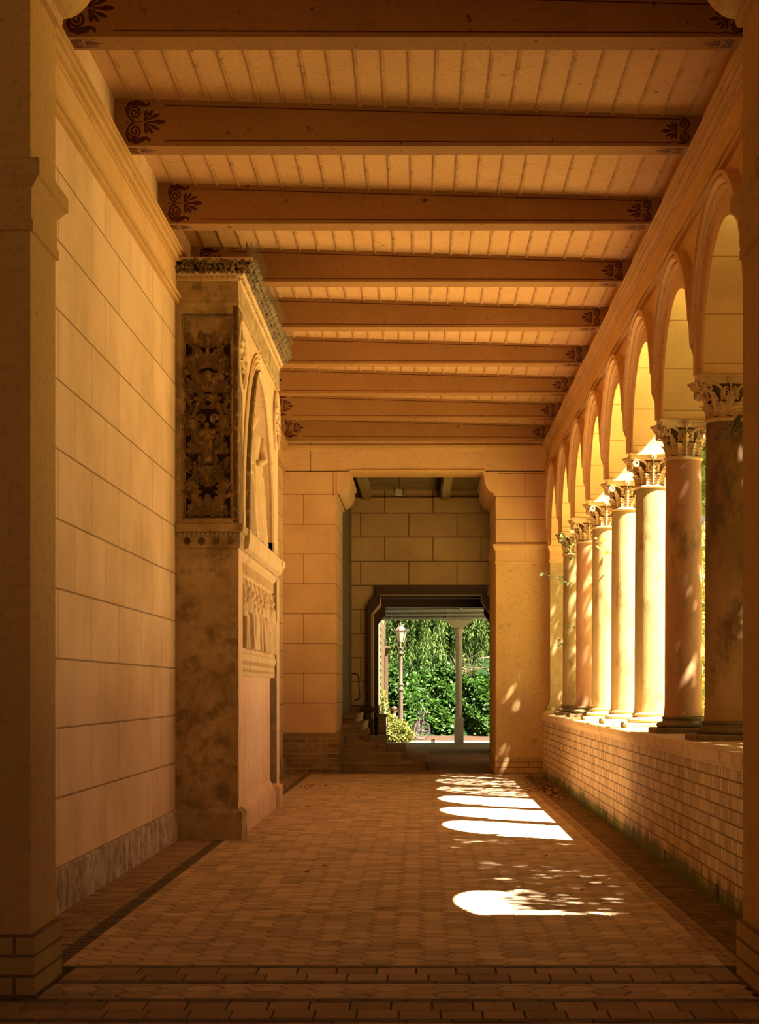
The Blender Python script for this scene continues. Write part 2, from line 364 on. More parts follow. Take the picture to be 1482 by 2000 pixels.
CRN = [(.03, 6.435), (.034, 6.462), (.012, 6.466), (.012, 6.478), (.06, 6.484), (.07, 6.518), (.042, 6.522), (.042, 6.534), (.092, 6.54), (.097, 6.562), (.07, 6.566), (.07, 6.575), (.115, 6.58), (.118, 6.594)]
b = MB(); b.box(XL-.02, XL+.016, Y0, Y1, 6.14, 6.44); struct(b.build('trim_1', M['plaster']))
run_moulding('trim_2', XL, STR, 1); run_moulding('trim_3', XL, CRN, 1)
run_moulding('trim_4', XR, STR, -1); run_moulding('trim_5', XR, CRN, -1)

# ------------------------------------------------------------------ arcade wall on the right (arches) and the parapet
b = MB(); NA = 40
def arch_pts(yc, r=R_IN): return [(yc-r*math.cos(PI*k/NA), SPR+r*math.sin(PI*k/NA)) for k in range(NA+1)]
first = C1Y-1.5*BAY
cents = [first+i*BAY for i in range(9)]           # 12.11 ... 33.39
ZT = 7.6; ZS = 4.534
for yc in cents:
    P = arch_pts(yc)
    for k in range(NA):
        (ya, za), (yb, zb) = P[k], P[k+1]
        b.add([(XR,ya,za),(XR,yb,zb),(XR,yb,ZT),(XR,ya,ZT)], [(0,3,2,1)]); b.add([(XO,ya,za),(XO,yb,zb),(XO,yb,ZT),(XO,ya,ZT)], [(0,1,2,3)])
        b.add([(XR,ya,za),(XR,yb,zb),(XO,yb,zb),(XO,ya,za)], [(0,1,2,3)], 1)
    for ya, yb in ((yc-BAY/2, yc-R_IN), (yc+R_IN, yc+BAY/2)):
        if yb == yc+BAY/2 and yc == cents[-1]: yb = Y1+.05
        if ya == yc-BAY/2 and yc == cents[0]: ya = Y0-.1
        b.add([(XR,ya,ZS),(XR,yb,ZS),(XR,yb,ZT),(XR,ya,ZT)], [(0,3,2,1)]); b.add([(XO,ya,ZS),(XO,yb,ZS),(XO,yb,ZT),(XO,ya,ZT)], [(0,1,2,3)])
        b.add([(XR,ya,ZS),(XR,yb,ZS),(XO,yb,ZS),(XO,ya,ZS)], [(0,1,2,3)])
        ye = ya if ya > yc else yb                 # short stilt of each jamb
        b.add([(XR,ye,ZS),(XR,ye,SPR),(XO,ye,SPR),(XO,ye,ZS)], [(0,1,2,3)], 1)
# archivolt mouldings
prof = [(1.43,0),(1.43,.10),(1.40,.105),(1.398,.06),(1.385,.055),(1.383,.085),(1.355,.09),(1.335,.06),(1.333,.03),(1.318,.03),(1.316,.052),(1.29,.045),(1.288,.014),(1.255,.014),(1.253,0)]
for yc in cents:
    rs = []
    for k in range(61):
        th = PI*k/60; ring = []
        for r, o in prof:
            y = yc-r*math.cos(th); o = o if abs(y-yc) < BAY/2-.004 else -.006; y = min(max(y, yc-BAY/2), yc+BAY/2)
            ring.append((XR-o, y, SPR+r*math.sin(th)))
        rs.append(ring)
    b.rings([[(XR+.02, r[0][1], r[0][2])]+r+[(XR+.02, r[-1][1], r[-1][2])] for r in rs], 0)
struct(b.build('wall_right', [M['plaster'], M['soffit']], smooth=35))
# plain wall closing the roof on top of the arcade is part of wall_right (z to 7.6)

pb = MB()
pb.box(2.35, 3.15, Y0+.05, 34.2, -.05, 1.10)
for y in (14.0, 17.0, 19.6, 22.4, 25.3, 28.2, 31.0):   # weep slots at the foot, their dark hollows drawn as black boxes
    pb.box(2.346, 2.36, y, y+.09, .03, .15, 1)
wp = struct(pb.build('wall_right_parapet', [M['brick_parapet'], M['black']]))
cb_ = MB(); pts = [(2.36,1.085),(2.325,1.10),(2.322,1.125),(2.30,1.135),(2.292,1.16),(2.292,1.222),(2.30,1.234),(3.2,1.234),(3.2,1.085)]
cb_.extrude(pts, 'y', Y0+.03, 34.25); struct(cb_.build('trim_6', M['cap_stone']))

# ------------------------------------------------------------------ end wall gates (piers, lintels)
def corbel(mb, x, sgn, y0, y1, z0, z1, out, m=0):
    pts = [(x-sgn*.03, z0)]; 
    pts += [(x+sgn*out*.12, z0), (x+sgn*out*.15, z0+.03)]
    for k in range(9):
        a = -PI/2+PI/2*k/8; pts.append((x+sgn*(out*.15+(out*.75)*math.cos(a)*1.0), z0+.05+(z1-z0-.13)*(1+math.sin(a))))
    pts += [(x+sgn*out*.98, z1-.07), (x+sgn*out, z1-.06), (x+sgn*out, z1), (x-sgn*.03, z1)]
    mb.extrude(pts, 'y', y0, y1, m)
# far left pier
t = thing('gate_pier', 'tall block-jointed orange pier on dark brick base left of the far doorway passage', 'pier', (-2.25, 35.4, 0))
o = (-2.25, 35.4, 0)
b = MB(); b.box(-2.80, -1.724, 35.4, 38.6, .80, 6.06); b.build('shaft', M['end'], t, origin=o)
b = MB(); b.box(-2.80, -1.655, 35.34, 38.62, -.02, .82); b.build('brick_base', M['brick_dark'], t, origin=o)
b = MB(); corbel(b, -1.724, 1, 35.38, 38.6, 5.56, 6.06, .31); b.build('corbel', M['end'], t, origin=o)
# far right pier
t = thing('gate_pier', 'plastered orange pier with moulded impost on pale base right of the far passage', 'pier', (2.0, 35.4, 0)); o = (2.0, 35.4, 0)
b = MB(); b.box(1.488, 2.56, 35.4, 38.6, .33, 4.24); b.build('shaft', M['pier_stain'], t, origin=o)
b = MB(); b.box(1.488, 2.60, 35.4, 38.6, 4.24, 6.06); b.build('upper_shaft', M['end_right'], t, origin=o)
b = MB(); b.box(1.478, 2.49, 35.34, 38.62, -.02, .34); b.build('base', M['brick_pale'], t, origin=o)
b = MB(); b.rect_loft(1.488, 2.50, 35.4, 38.6, [(.0,4.22),(.012,4.23),(.012,4.26),(.005,4.27),(.005,4.48),(.03,4.50),(.045,4.54),(.055,4.55),(.055,4.60),(0,4.61)], left=True); b.build('impost', M['plaster'], t, origin=o)
b = MB(); corbel(b, 1.488, -1, 35.38, 38.6, 5.58, 6.06, .26); b.build('corbel', M['plaster'], t, origin=o)
# lintel
t = thing('gate_lintel', 'long orange stone lintel across the far gate below the last beam', 'lintel', (0, 35.3, 6.06)); o = (0, 35.3, 6.06)
b = MB(); b.box(-2.215, 2.56, 35.40, 36.1, 6.08, 7.3); b.box(-2.80, -2.225, 35.40, 36.1, 6.08, 7.3)
b.build('block', M['plaster'], t, origin=o)
b = MB(); b.extrude([(35.42,6.48),(35.38,6.49),(35.36,6.52),(35.34,6.53),(35.34,6.585),(35.42,6.585)], 'x', -2.78, 2.53); b.build('top_moulding', M['cornice'], t, origin=o)
b = MB(); b.extrude([(35.42,6.055),(36.05,6.055),(36.05,6.02),(35.50,6.02),(35.46,6.03),(35.38,6.05),(35.37,6.10),(35.42,6.10)], 'x', -1.46, 1.28); b.build('lower_moulding', M['cornice'], t, origin=o)

# near gate: same design, only its inner edges reach into the picture
def near_pier(x_in, sgn, xe, label):
    o = (x_in, 10.1, 0); t = thing('gate_pier', label, 'pier', o)
    a, c = sorted((x_in, xe))
    bm = MB(); bm.box(a, c, 9.80, 10.47, .32, 6.06); bm.build('shaft', M['plaster_warm'], t, origin=o)
    bi = x_in-sgn*.03; a2, c2 = sorted((bi, xe))
    bm = MB(); bm.rings([[(a2,9.76,-.02),(c2,9.76,-.02),(c2,10.52,-.02),(a2,10.52,-.02)],[(a2,9.76,.325),(c2,9.76,.325),(c2,10.52,.325),(a2,10.52,.325)],[(a2+.02,9.78,.34),(c2-.02,9.78,.34),(c2-.02,10.5,.34),(a2+.02,10.5,.34)]]); bm.build('brick_base', M['brick_near'], t, origin=o)
    bm = MB()
    bm.rings([[(a-q,9.80-q,z),(c+q,9.80-q,z),(c+q,10.47+q,z),(a-q,10.47+q,z)] for q, z in [(.0,4.24),(.018,4.245),(.018,4.30),(.008,4.31),(.008,4.48),(.02,4.49),(.05,4.53),(.06,4.535),(.065,4.54),(.065,4.62),(.055,4.635),(.0,4.64)]])
    bm.build('impost', M['plaster_warm'], t, origin=o)
    bm = MB(); corbel(bm, x_in, -sgn, 9.80, 10.47, 5.62, 6.10, .30); bm.build('corbel', M['cornice'], t, origin=o)
near_pier(-2.17, -1, -3.3, 'plastered brown orange pier on brick foot at near left edge of the corridor')
near_pier(1.905, 1, 3.3, 'plastered brown orange pier on brick foot in front of the column row, right edge')
b = MB(); b.box(-3.3, 3.3, 9.80, 10.47, 6.10, 7.6); struct(b.build('trim_7', M['plaster_warm']))
# dim entrance space behind the camera
b = MB(); b.box(-3.6,-3.3,-4,10.4,-.05,7.4); struct(b.build('wall_entrance_left', M['plaster_warm']))
b = MB(); b.box(3.3,9.5,-4,10.42,-.05,7.75); struct(b.build('wall_entrance_right', M['plaster_warm']))
b = MB(); b.box(-3.6,3.6,-4.3,-4,6.4,7.4); b.box(-3.6,-3.1,-4.3,-4,-.05,6.4); b.box(3.1,3.6,-4.3,-4,-.05,6.4); struct(b.build('wall_entrance_back', M['plaster_warm']))
b = MB(); b.box(-3.6,3.6,-4.3,10.4,7.35,7.6); struct(b.build('ceiling_entrance', M['beam']))

# ------------------------------------------------------------------ ceiling boards with battens
b = MB()
za, zb_ = ztop(XL-.1), ztop(XR+.1)
b.add([(XL-.1,Y0-.1,za),(XR+.1,Y0-.1,zb_),(XR+.1,Y1+.2,zb_),(XL-.1,Y1+.2,za),(XL-.1,Y0-.1,za+.25),(XR+.1,Y0-.1,zb_+.25),(XR+.1,Y1+.2,zb_+.25),(XL-.1,Y1+.2,za+.25)],
      [(0,1,2,3),(4,7,6,5),(0,4,5,1),(1,5,6,2),(2,6,7,3),(3,7,4,0)])
x = XL+.16
while x < XR-.05:
    for dx, wd, h in ((0,.034,.012), (.009,.016,.02)):
        b.box(x+dx, x+dx+wd, Y0, Y1, ztop(x)-h, ztop(x)+.01, 1)
    x += .227
struct(b.build('ceiling', [M['board'], M['batten']]))
b = MB(); b.box(-3.4, 3.6, Y0-.2, Y1+15, 7.6, 7.9); b.box(3.6, 7.6, 37, Y1+15, 7.6, 7.9); struct(b.build('roof', M['beam']))  # outer slab is unseen, added to keep the sun out of the passage

# ------------------------------------------------------------------ painted beams
def ribbon(mb, pts, wds, place, m=1):
    n = len(pts); vs = []
    for i in range(n):
        a, c = pts[max(i-1,0)], pts[min(i+1,n-1)]
        dx, dy = c[0]-a[0], c[1]-a[1]; L = math.hypot(dx, dy) or 1
        nx, ny = -dy/L, dx/L; w_ = wds[i] if hasattr(wds, '__len__') else wds
        vs += [place(pts[i][0]+nx*w_/2, pts[i][1]+ny*w_/2), place(pts[i][0]-nx*w_/2, pts[i][1]-ny*w_/2)]
    mb.add(vs, [(2*i,2*i+1,2*i+3,2*i+2) for i in range(n-1)], m)
def petal(mb, c, ang, L, W, place, m=1, notch=True):
    pts = []; n = 9
    prof = [(0,.12),(.2,.30),(.4,.42),(.55,.62),(.62,1.0),(.70,.72),(.80,.78),(.9,.42),(1,.0)]
    for s_ in (1, -1):
        for u, v in (prof if s_ == 1 else prof[::-1]):
            px, py = u*L, s_*v*W/2
            pts.append(place(c[0]+px*math.cos(ang)-py*math.sin(ang), c[1]+px*math.sin(ang)+py*math.cos(ang)))
    for k in range(8):   # quads across the leaf
        mb.add([pts[k], pts[k+1], pts[16-k], pts[17-k]], [(0,1,2,3)], m)
def palmette(mb, place, h, curls):
    # origin at the beam's end side, +s runs inwards, t is vertical
    w_ = h*.055
    for sg in (1, -1):
        sp = spiral((0, sg*.235*h), .20*h, 2.0, PI*.5*sg+PI, -sg, 34, .10)
        ribbon(mb, sp, w_, place)
        for k, (an, L) in enumerate(((.42, .46), (.88, .38), (1.34, .30))):
            petal(mb, (.24*h, sg*.02*h), sg*an, L*h, .11*h, place)
        if curls:
            pts = [(-.19*h, sg*.2*h), (-.22*h, sg*.34*h), (-.14*h, sg*.47*h), (.03*h, sg*.50*h), (.18*h, sg*.46*h), (.30*h, sg*.42*h), (.38*h, sg*.46*h), (.36*h, sg*.52*h)]
            ribbon(mb, pts, [w_, w_*1.1, w_*1.8, w_*3, w_*2.6, w_*1.4, w_*1.2, w_*1.5], place)
        else:
            pts = [(-.02*h, sg*.44*h), (.12*h, sg*.44*h), (.32*h, sg*.40*h), (.62*h, sg*.44*h)]
            ribbon(mb, [(-.19*h, sg*.235*h), (-.15*h, sg*.38*h)]+pts, w_*.8, place)
    petal(mb, (.27*h, 0), 0, .55*h, .15*h, place)
    for sx in (-.20, -.08, .03, .13): petal(mb, (sx*h-.04*h, 0), 0, .09*h, .055*h, place)
order = ['nearest, cut by the top of the picture', 'second counted from the near end', 'third counted from the near end', 'fourth from the near end, above the monument corner',
         'fifth from the near end, above the carved monument', 'sixth counted from the near end', 'third counted from the far gate', 'second counted from the far gate', 'last one, touching the far gate lintel']
for i in range(9):
    y = 15.92+BAY*(i-1); yb = y+.267
    b = MB(); xa, xb = XL-.05, XR+.05
    b.add([(xa,y,ZB),(xb,y,ZB),(xb,yb,ZB),(xa,yb,ZB),(xa,y,ztop(xa)+.03),(xb,y,ztop(xb)+.03),(xb,yb,ztop(xb)+.03),(xa,yb,ztop(xa)+.03)],
          [(0,3,2,1),(4,5,6,7),(0,1,5,4),(1,2,6,5),(2,3,7,6),(3,0,4,7)])
    e = .0012
    hl = ztop(XL)-ZB; hr = ztop(XR)-ZB
    palmette(b, lambda s_, t_: (XL+.19+s_, y-e, ZB+hl*.5+t_), hl*.80, True)
    palmette(b, lambda s_, t_: (XR-.165-s_, y-e, ZB+hr*.50+t_), hr*.92, False)
    for top in (0, 1):
        n = 2; pts = []
        for x in (XL+.46, XR-.32):
            h = ztop(x)-ZB; pts.append((x, ZB+(h*.90-.012 if top else h*.115)))
        ribbon(b, pts, .010, lambda s_, t_: (s_, y-e, t_))
    for sg, x in ((1, XL+.17), (-1, XR-.21)):
        palmette(b, lambda s_, t_: (x+sg*s_*1.25, y+.1335+t_, ZB-e), .19, False)
    tag(b.build('ceiling_beam', [M['beam'], M['maroon']]), 'orange painted ceiling beam with dark palmettes, '+order[i], 'beam', 'painted beams across the corridor', 'thing')

# ------------------------------------------------------------------ the columns
def make_capital():
    b = MB()
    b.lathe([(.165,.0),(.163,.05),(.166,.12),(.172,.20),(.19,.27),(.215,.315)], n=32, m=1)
    b.lathe([(.185,-.03),(.205,-.025),(.212,-.012),(.205,.0),(.19,.006),(.17,.006)], n=32)
    for row, (z0, L, W, n, off, r) in enumerate(((.003,.150,.112,8,PI/8,.170), (.02,.240,.100,8,0,.166))):
        for k in range(n):
            a = 2*PI*k/n+off+PI/8*0; N = Vector((math.cos(a), math.sin(a), 0)); V = Vector((-N.y, N.x, 0))
            b.leaf(N*r+Vector((0,0,z0)), (0,0,1), V, N, L, W, .42 if row == 0 else .36, 5, rows=16)
    def face_pt(k, s_, d, z):
        a = PI/2*k; N = Vector((math.cos(a), math.sin(a), 0)); V = Vector((-N.y, N.x, 0)); return N*d+V*s_+Vector((0,0,z))
    for k in range(4):
        for sg in (1, -1):
            pts = [(.035,.17,.175),(.05,.225,.182),(.085,.268,.20),(.13,.296,.222),(.175,.300,.243)]
            P = [face_pt(k, sg*s_, d, z) for s_, z, d in pts]
            cx, cz, r = .205, .256, .046
            for i in range(1, 22):
                th = PI/2+.55-i*.52; rr = r*(1-.85*i/22)
                s_ = cx+rr*math.cos(th); P.append(face_pt(k, sg*s_, .245+.012*(s_-.17)/.1, cz+rr*math.sin(th)))
            b.tube(P, [.010,.012,.014,.015,.015]+[.014*(1-.5*i/21) for i in range(1, 22)], 6)
            pts = [(.03,.17,.178)]; P = [face_pt(k, sg*.035, .182, .16), face_pt(k, sg*.06, .195, .215)]
            for i in range(16):
                th = .4+i*.5; rr = .024*(1-.8*i/16); P.append(face_pt(k, sg*(.038+rr*math.cos(th)), .208, .252+rr*math.sin(th)))
            b.tube(P, .008, 5)
        # flower on the abacus
        for j in range(6):
            th = 2*PI*j/6; b.ball(face_pt(k, .022*math.cos(th), .262, .335+.022*math.sin(th)), .017, 6, 5)
        b.ball(face_pt(k, 0, .272, .335), .014, 6, 5)
        b.tube([face_pt(k, 0, .19, .19), face_pt(k, 0, .215, .26), face_pt(k, 0, .25, .32)], [.006,.008,.01], 5)
        for sg in (-1, 1): b.leaf(face_pt(k, sg*.06, .172, .16), (0,0,1), face_pt(k, 1, 0, 0)*1.0, face_pt(k, 0, 1, 0), .11, .06, .3, 3)
    # abacus with concave sides
    def ring(sc, z):
        P = []
        for k in range(4):
            for i in range(9):
                u = -1+2*i/8; s_ = u*.272; d = .252+.045*(u*u)**1.2
                p = face_pt(k, s_*sc, d*sc, z); P.append(tuple(p))
        return P
    b.rings([ring(sc, z) for sc, z in ((.93,.300),(.95,.318),(.97,.322),(1.0,.345),(1.0,.350),(1.04,.352),(1.06,.362),(1.06,.376),(1.03,.380))])
    return b
def ring_col(rnd=0):
    b = MB(); prof = []
    for i in range(25):
        u = i/24; r = .197-.012*u**1.6+(.008*(1-u*18) if u < .055 else 0)
        prof.append((r, .18+(2.90-.18)*u))
    for zz in (.82, 1.55, 2.28):
        pass
    b.lathe(prof, n=48); return b
def ring_base():
    b = MB()
    tor = lambda rc, zc, rr, n=7: [(rc+rr*math.sin(PI*k/n), zc-rr*math.cos(PI*k/n)) for k in range(n+1)]
    b.lathe([(.2,.055)]+tor(.255,.088,.030)+[(.24,.122),(.222,.130),(.218,.140),(.226,.150)]+tor(.215,.163,.013)+[(.205,.180)], n=48)
    return b
def plinth():
    b = MB(); q = .33; b.rings([[(sx*(q-e), sy*(q-e), z) for sx, sy in ((-1,-1),(1,-1),(1,1),(-1,1))] for e, z in ((0,0),(0,.05),(.012,.06))]); return b
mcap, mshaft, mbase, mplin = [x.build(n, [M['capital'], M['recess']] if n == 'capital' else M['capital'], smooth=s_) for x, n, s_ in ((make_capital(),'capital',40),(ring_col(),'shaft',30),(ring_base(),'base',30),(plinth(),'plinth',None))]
protos = [mcap, mshaft, mbase, mplin]
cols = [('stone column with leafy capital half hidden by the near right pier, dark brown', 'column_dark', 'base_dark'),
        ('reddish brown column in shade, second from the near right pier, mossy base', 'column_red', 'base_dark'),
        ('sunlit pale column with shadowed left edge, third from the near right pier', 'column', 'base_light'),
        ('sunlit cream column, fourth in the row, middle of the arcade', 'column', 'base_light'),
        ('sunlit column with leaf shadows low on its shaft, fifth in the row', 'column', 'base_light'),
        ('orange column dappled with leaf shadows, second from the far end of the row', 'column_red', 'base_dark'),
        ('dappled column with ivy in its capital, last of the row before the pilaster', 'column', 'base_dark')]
for i, (lab, sm, bm_) in enumerate(cols):
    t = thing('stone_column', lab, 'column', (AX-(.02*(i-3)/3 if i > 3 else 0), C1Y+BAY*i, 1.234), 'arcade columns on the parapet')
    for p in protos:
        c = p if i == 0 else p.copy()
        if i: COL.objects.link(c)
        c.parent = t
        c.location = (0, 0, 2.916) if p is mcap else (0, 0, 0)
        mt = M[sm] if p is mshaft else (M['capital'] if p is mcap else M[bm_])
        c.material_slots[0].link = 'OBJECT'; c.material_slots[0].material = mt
    if i in (0, 1): pass
# the half pilaster that ends the arcade
t = thing('arcade_pilaster', 'pale half pilaster on brick pedestal where the arcade meets the far pier', 'pilaster', (2.66, 35.0, 0)); o = (2.66, 35.0, 0)
b = MB(); b.box(2.545, 2.86, 34.95, 35.4, 1.50, 4.22); b.rect_loft(2.545, 2.86, 34.95, 35.4, [(.06,1.28),(.06,1.33),(.03,1.40),(.008,1.46),(0,1.52)], left=True); b.build('shaft', M['base_light'], t, origin=o)
b = MB(); b.rect_loft(2.545, 2.86, 34.95, 35.4, [(0,4.20),(.012,4.21),(.012,4.25),(.004,4.26),(.004,4.44),(.03,4.47),(.045,4.50),(.045,4.54)], left=True); b.build('impost', M['plaster'], t, origin=o)
b = MB(); b.rect_loft(2.49, 2.90, 34.80, 35.38, [(0,1.05),(.02,1.06),(.05,1.12),(.06,1.13),(.06,1.24),(.04,1.28)], left=True); b.build('pedestal_cap', M['cap_stone'], t, origin=o)
b = MB(); b.box(2.49, 2.90, 34.80, 35.38, -.02, 1.06); b.build('pedestal', M['brick_grey'], t, origin=o)

# ------------------------------------------------------------------ the carved wall monument on the left
MO = (-2.3, 22.7, 0); MXL = XL+.0005
mon = thing('wall_monument', 'tall weathered carved stone monument with arched niche against the left wall', 'monument', MO)
def mpart(b, name, mat, parent=mon, smooth=None, label=None):
    ob = b.build(name, mat, parent, smooth, MO)
    if label: ob['label'] = label
    return ob
YA, YE = 19.90, 25.62        # near and far ends of the shafts
XF, XP = -2.065, -2.16       # pilaster face and panel plane
b = MB()
b.rect_loft(MXL, XF, YA, YA+.47, [(.05,-.02),(.05,.30),(.042,.315),(.01,.34),(0,.36)])
mpart(b, 'near_plinth', M['mon_side'])
b = MB(); b.rect_loft(MXL, XF, 25.17, YE, [(.05,-.02),(.05,.30),(.042,.315),(.01,.34),(0,.36)]); mpart(b, 'far_plinth', M['mon_front'])
b = MB(); b.extrude([(MXL,-.02),(XP+.09,-.02),(XP+.08,.27),(XP+.05,.29),(XP+.04,.33),(XP,.42),(MXL,.42)], 'y', YA+.45, 25.20); mpart(b, 'foot_slab', M['mon_pink'])
b = MB(); b.box(MXL, XF, YA, YA+.46, .34, 3.30); mpart(b, 'near_pier', [M['mon_side']])
b = MB(); b.box(XF-.06, XF+.004, YA+.005, YA+.455, .36, 3.30); mpart(b, 'near_pilaster_face', M['mon_pink'], label='pale rosy pilaster face')
b = MB(); b.box(MXL, XF, 25.17, YE, .34, 3.30); mpart(b, 'far_pier', M['mon_grey'], label='grey stained far pier')
b = MB(); b.box(XF-.05, XF+.004, 25.19, YE, .36, 3.30); mpart(b, 'far_pilaster_face', M['mon_front'])
b = MB(); b.box(MXL, XP, YA+.4, 25.2, .4, 3.4); mpart(b, 'lower_panel', M['mon_pink'], label='rosy flaking lower panel')
# middle entablature
b = MB()
b.rect_loft(MXL, XF, YA, YE, [(.015,3.29),(.02,3.31),(.02,3.42),(.03,3.425),(.03,3.455),(.02,3.46),(.055,3.475),(.06,3.49),(.06,3.555),(.0,3.575)])
# dentil row and rosettes on the near side
for k in range(13): b.box(MXL+.05+k*.051, MXL+.08+k*.051, YA-.05, YA-.01, 3.43, 3.462)
mid = mpart(b, 'middle_cornice', M['mon_side'])
for k in range(4):
    c = (MXL+.135+k*.163, YA-.02, 3.365); r_ = MB()
    r_.tube([(c[0]+.034*math.cos(2*PI*j/16), c[1]-.004, c[2]+.034*math.sin(2*PI*j/16)) for j in range(17)], .009, 6)
    for j in range(6): r_.ball((c[0]+.016*math.cos(PI*j/3), c[1]-.006, c[2]+.016*math.sin(PI*j/3)), .010, 6, 5)
    r_.ball((c[0], c[1]-.012, c[2]), .01, 6, 5)
    mpart(r_, 'rosette', M['mon_soot'], smooth=0)
b = MB(); b.extrude([(XP-.1,3.02),(XP+.02,3.02),(XP+.03,3.06),(XP+.05,3.07),(XP+.05,3.20),(XP+.09,3.24),(XP+.10,3.30),(XF+.07,3.33),(XF+.085,3.42),(XF+.085,3.52),(XF+.07,3.54),(XP-.1,3.58)], 'y', YA+.47, 25.17)
for k in range(44):
    y = YA+.52+k*.105; b.box(XP+.03, XP+.066, y, y+.055, 3.08, 3.19)
mpart(b, 'front_cornice', M['mon_front'])
b = MB(); b.rect_loft(XP, XF, 25.17, YE, [(.01,3.29),(.01,3.36),(.05,3.40),(.06,3.44),(.085,3.46),(.085,3.54),(.0,3.57)]); mpart(b, 'far_bracket_cornice', M['mon_front'])
# lower relief with standing figures in narrow niches
def figure(mb, base, h, face, lean=0, seed=0, scale=1.0):
    # a draped standing figure as one lofted body with head and arms; face = unit vector it looks along
    r_ = random.Random(seed); F = Vector(face); Sd = Vector((-F.y, F.x, 0)); B = Vector(base); rs = []; ph = r_.uniform(0, 6)
    prof = [(0,.135,.11),(.03,.15,.12),(.1,.14,.115),(.2,.135,.11),(.3,.13,.11),(.4,.13,.11),(.46,.13,.108),(.52,.135,.105),(.57,.125,.097),(.62,.115,.09),(.72,.135,.09),(.80,.14,.085),(.835,.10,.065),(.855,.05,.05),(.875,.045,.05),(.89,.058,.066),(.925,.066,.078),(.965,.058,.068),(.99,.03,.035)]
    for z, a, c in prof:
        ring = []
        for j in range(20):
            th = 2*PI*j/20; fold = 1+(.20*math.sin(th*6+ph+z*3)+.08*math.sin(th*11+ph*2) if z < .60 else .03*math.sin(th*5+z*30))
            sway = .03*math.sin(z*4+ph)*h
            ring.append(tuple(B+Sd*(a*h*scale*math.cos(th)*fold+sway)+F*(c*h*scale*math.sin(th)*fold)+Vector((0,0,z*h))))
        rs.append(ring)
    mb.rings(rs)
    for sg in (1, -1):
        sw = .03*math.sin(3+ph)*h; up = r_.random() < .4
        p0 = B+Sd*(sg*.145*h*scale+sw)+Vector((0,0,.80*h)); p1 = p0+Sd*(sg*.04*h)+F*.02*h+Vector((0,0,-.17*h))
        p2 = p1+F*.045*h+Sd*(-sg*.10*h)+Vector((0,0,(.10 if up else -.03)*h)); p3 = p2+F*.01*h+Sd*(-sg*.04*h)
        mb.tube([p0, p0.lerp(p1,.5), p1, p1.lerp(p2,.5), p2, p3], [.05*h*scale,.045*h*scale,.042*h*scale,.036*h*scale,.03*h*scale,.026*h*scale], 8)
    mb.ball(B+F*(-.01*h)+Vector((0,0,.94*h))+Sd*(.03*math.sin(3.8+ph)*h), .072*h, 10, 7)
b = MB()
for k in range(9):
    y = YA+.62+k*.55
    b.rings([[(XP+q*.6, y-.02+q*.1, 2.16), (XP+q*.6, y+.02-q*.1, 2.16), (XP+q*.6, y+.02-q*.1, 3.02), (XP+q*.6, y-.02+q*.1, 3.02)] for q in (0, .12)])
    if k < 8:
        for j in range(7):
            a0, a1 = PI*j/7, PI*(j+1)/7; yc = y+.275
            b.tube([(XP+.05, yc-.25*math.cos(a0), 2.80+.2*math.sin(a0)), (XP+.05, yc-.25*math.cos(a1), 2.80+.2*math.sin(a1))], .025, 6)
b.box(XP-.02, XP+.07, YA+.47, 25.17, 2.13, 2.18)
low = mpart(b, 'niche_relief', M['mon_front'], smooth=40)
for k in range(8):
    b = MB(); figure(b, (XP+.05, YA+.895+k*.55, 2.18), .66+.06*(k % 2)+.04*(k % 3), (1,0,0), 0, k, 1.15); mpart(b, 'relief_figure', M['mon_front'], low, smooth=0)
b = MB(); b.extrude([(XP-.05,1.86),(XP+.06,1.86),(XP+.075,1.89),(XP+.07,2.02),(XP+.085,2.05),(XP+.095,2.11),(XP+.08,2.135),(XP-.05,2.135)], 'y', YA+.462, 25.12)
for k in range(60): b.box(XP+.06, XP+.082, YA+.5+k*.077, YA+.535+k*.077, 1.99, 2.05); b.box(XP+.06, XP+.079, YA+.5+k*.077, YA+.535+k*.077, 1.905, 1.94)
mpart(b, 'relief_sill', M['mon_front'])
# upper storey: side panel with candelabra relief
b = MB(); b.box(MXL, XF, YA+.05, YA+.46, 3.56, 6.10)
b.box(MXL, MXL+.075, YA, YA+.1, 3.57, 6.02); b.box(XF-.055, XF, YA, YA+.1, 3.57, 6.02); b.box(MXL+.075, XF-.055, YA, YA+.1, 5.93, 6.02); b.box(MXL+.075, XF-.055, YA, YA+.1, 3.57, 3.62)
for q in (.0, .02):
    b.tube([(MXL+.085+q, YA+.02+q, 3.64), (MXL+.085+q, YA+.02+q, 5.91), (XF-.065-q, YA+.02+q, 5.91), (XF-.065-q, YA+.02+q, 3.64)], .010, 6)
up = mpart(b, 'side_panel', M['mon_side'])
b = MB(); b.box(XF-.058, XF+.003, YA-.003, YA+.464, 3.575, 6.02)
for q in (.012, .034): b.tube([(XF-q, YA-.004, 3.62), (XF-q, YA-.004, 5.98)], .008, 6)
mpart(b, 'corner_pilaster', M['mon_soot'], smooth=40, label='soot-blackened corner pilaster')
b = MB(); pc = (MXL+.075+XF-.055)/2; pw = (XF-.055-MXL-.075)/2; yp = YA+.05
b.box(MXL+.10, XF-.08, YA+.035, YA+.06, 3.64, 5.60); mpart(b, 'relief_ground', M['mon_ground'], up, label='shade black relief ground'); b = MB()  # dark sheet paints the depth shade between the leaves
NN = (0,-1,0)
def rl(x, z, ang, L, W, curl=.22, lobes=5):
    for sg in ((1, -1) if abs(x) > 1e-4 or abs(ang) > 1e-4 else (1,)):
        a = ang*sg; U = (math.sin(a), 0, math.cos(a)); V = (math.cos(a), 0, -math.sin(a))
        b.leaf((pc+sg*x, yp-.012, z), U, V, NN, L, W, curl, lobes)
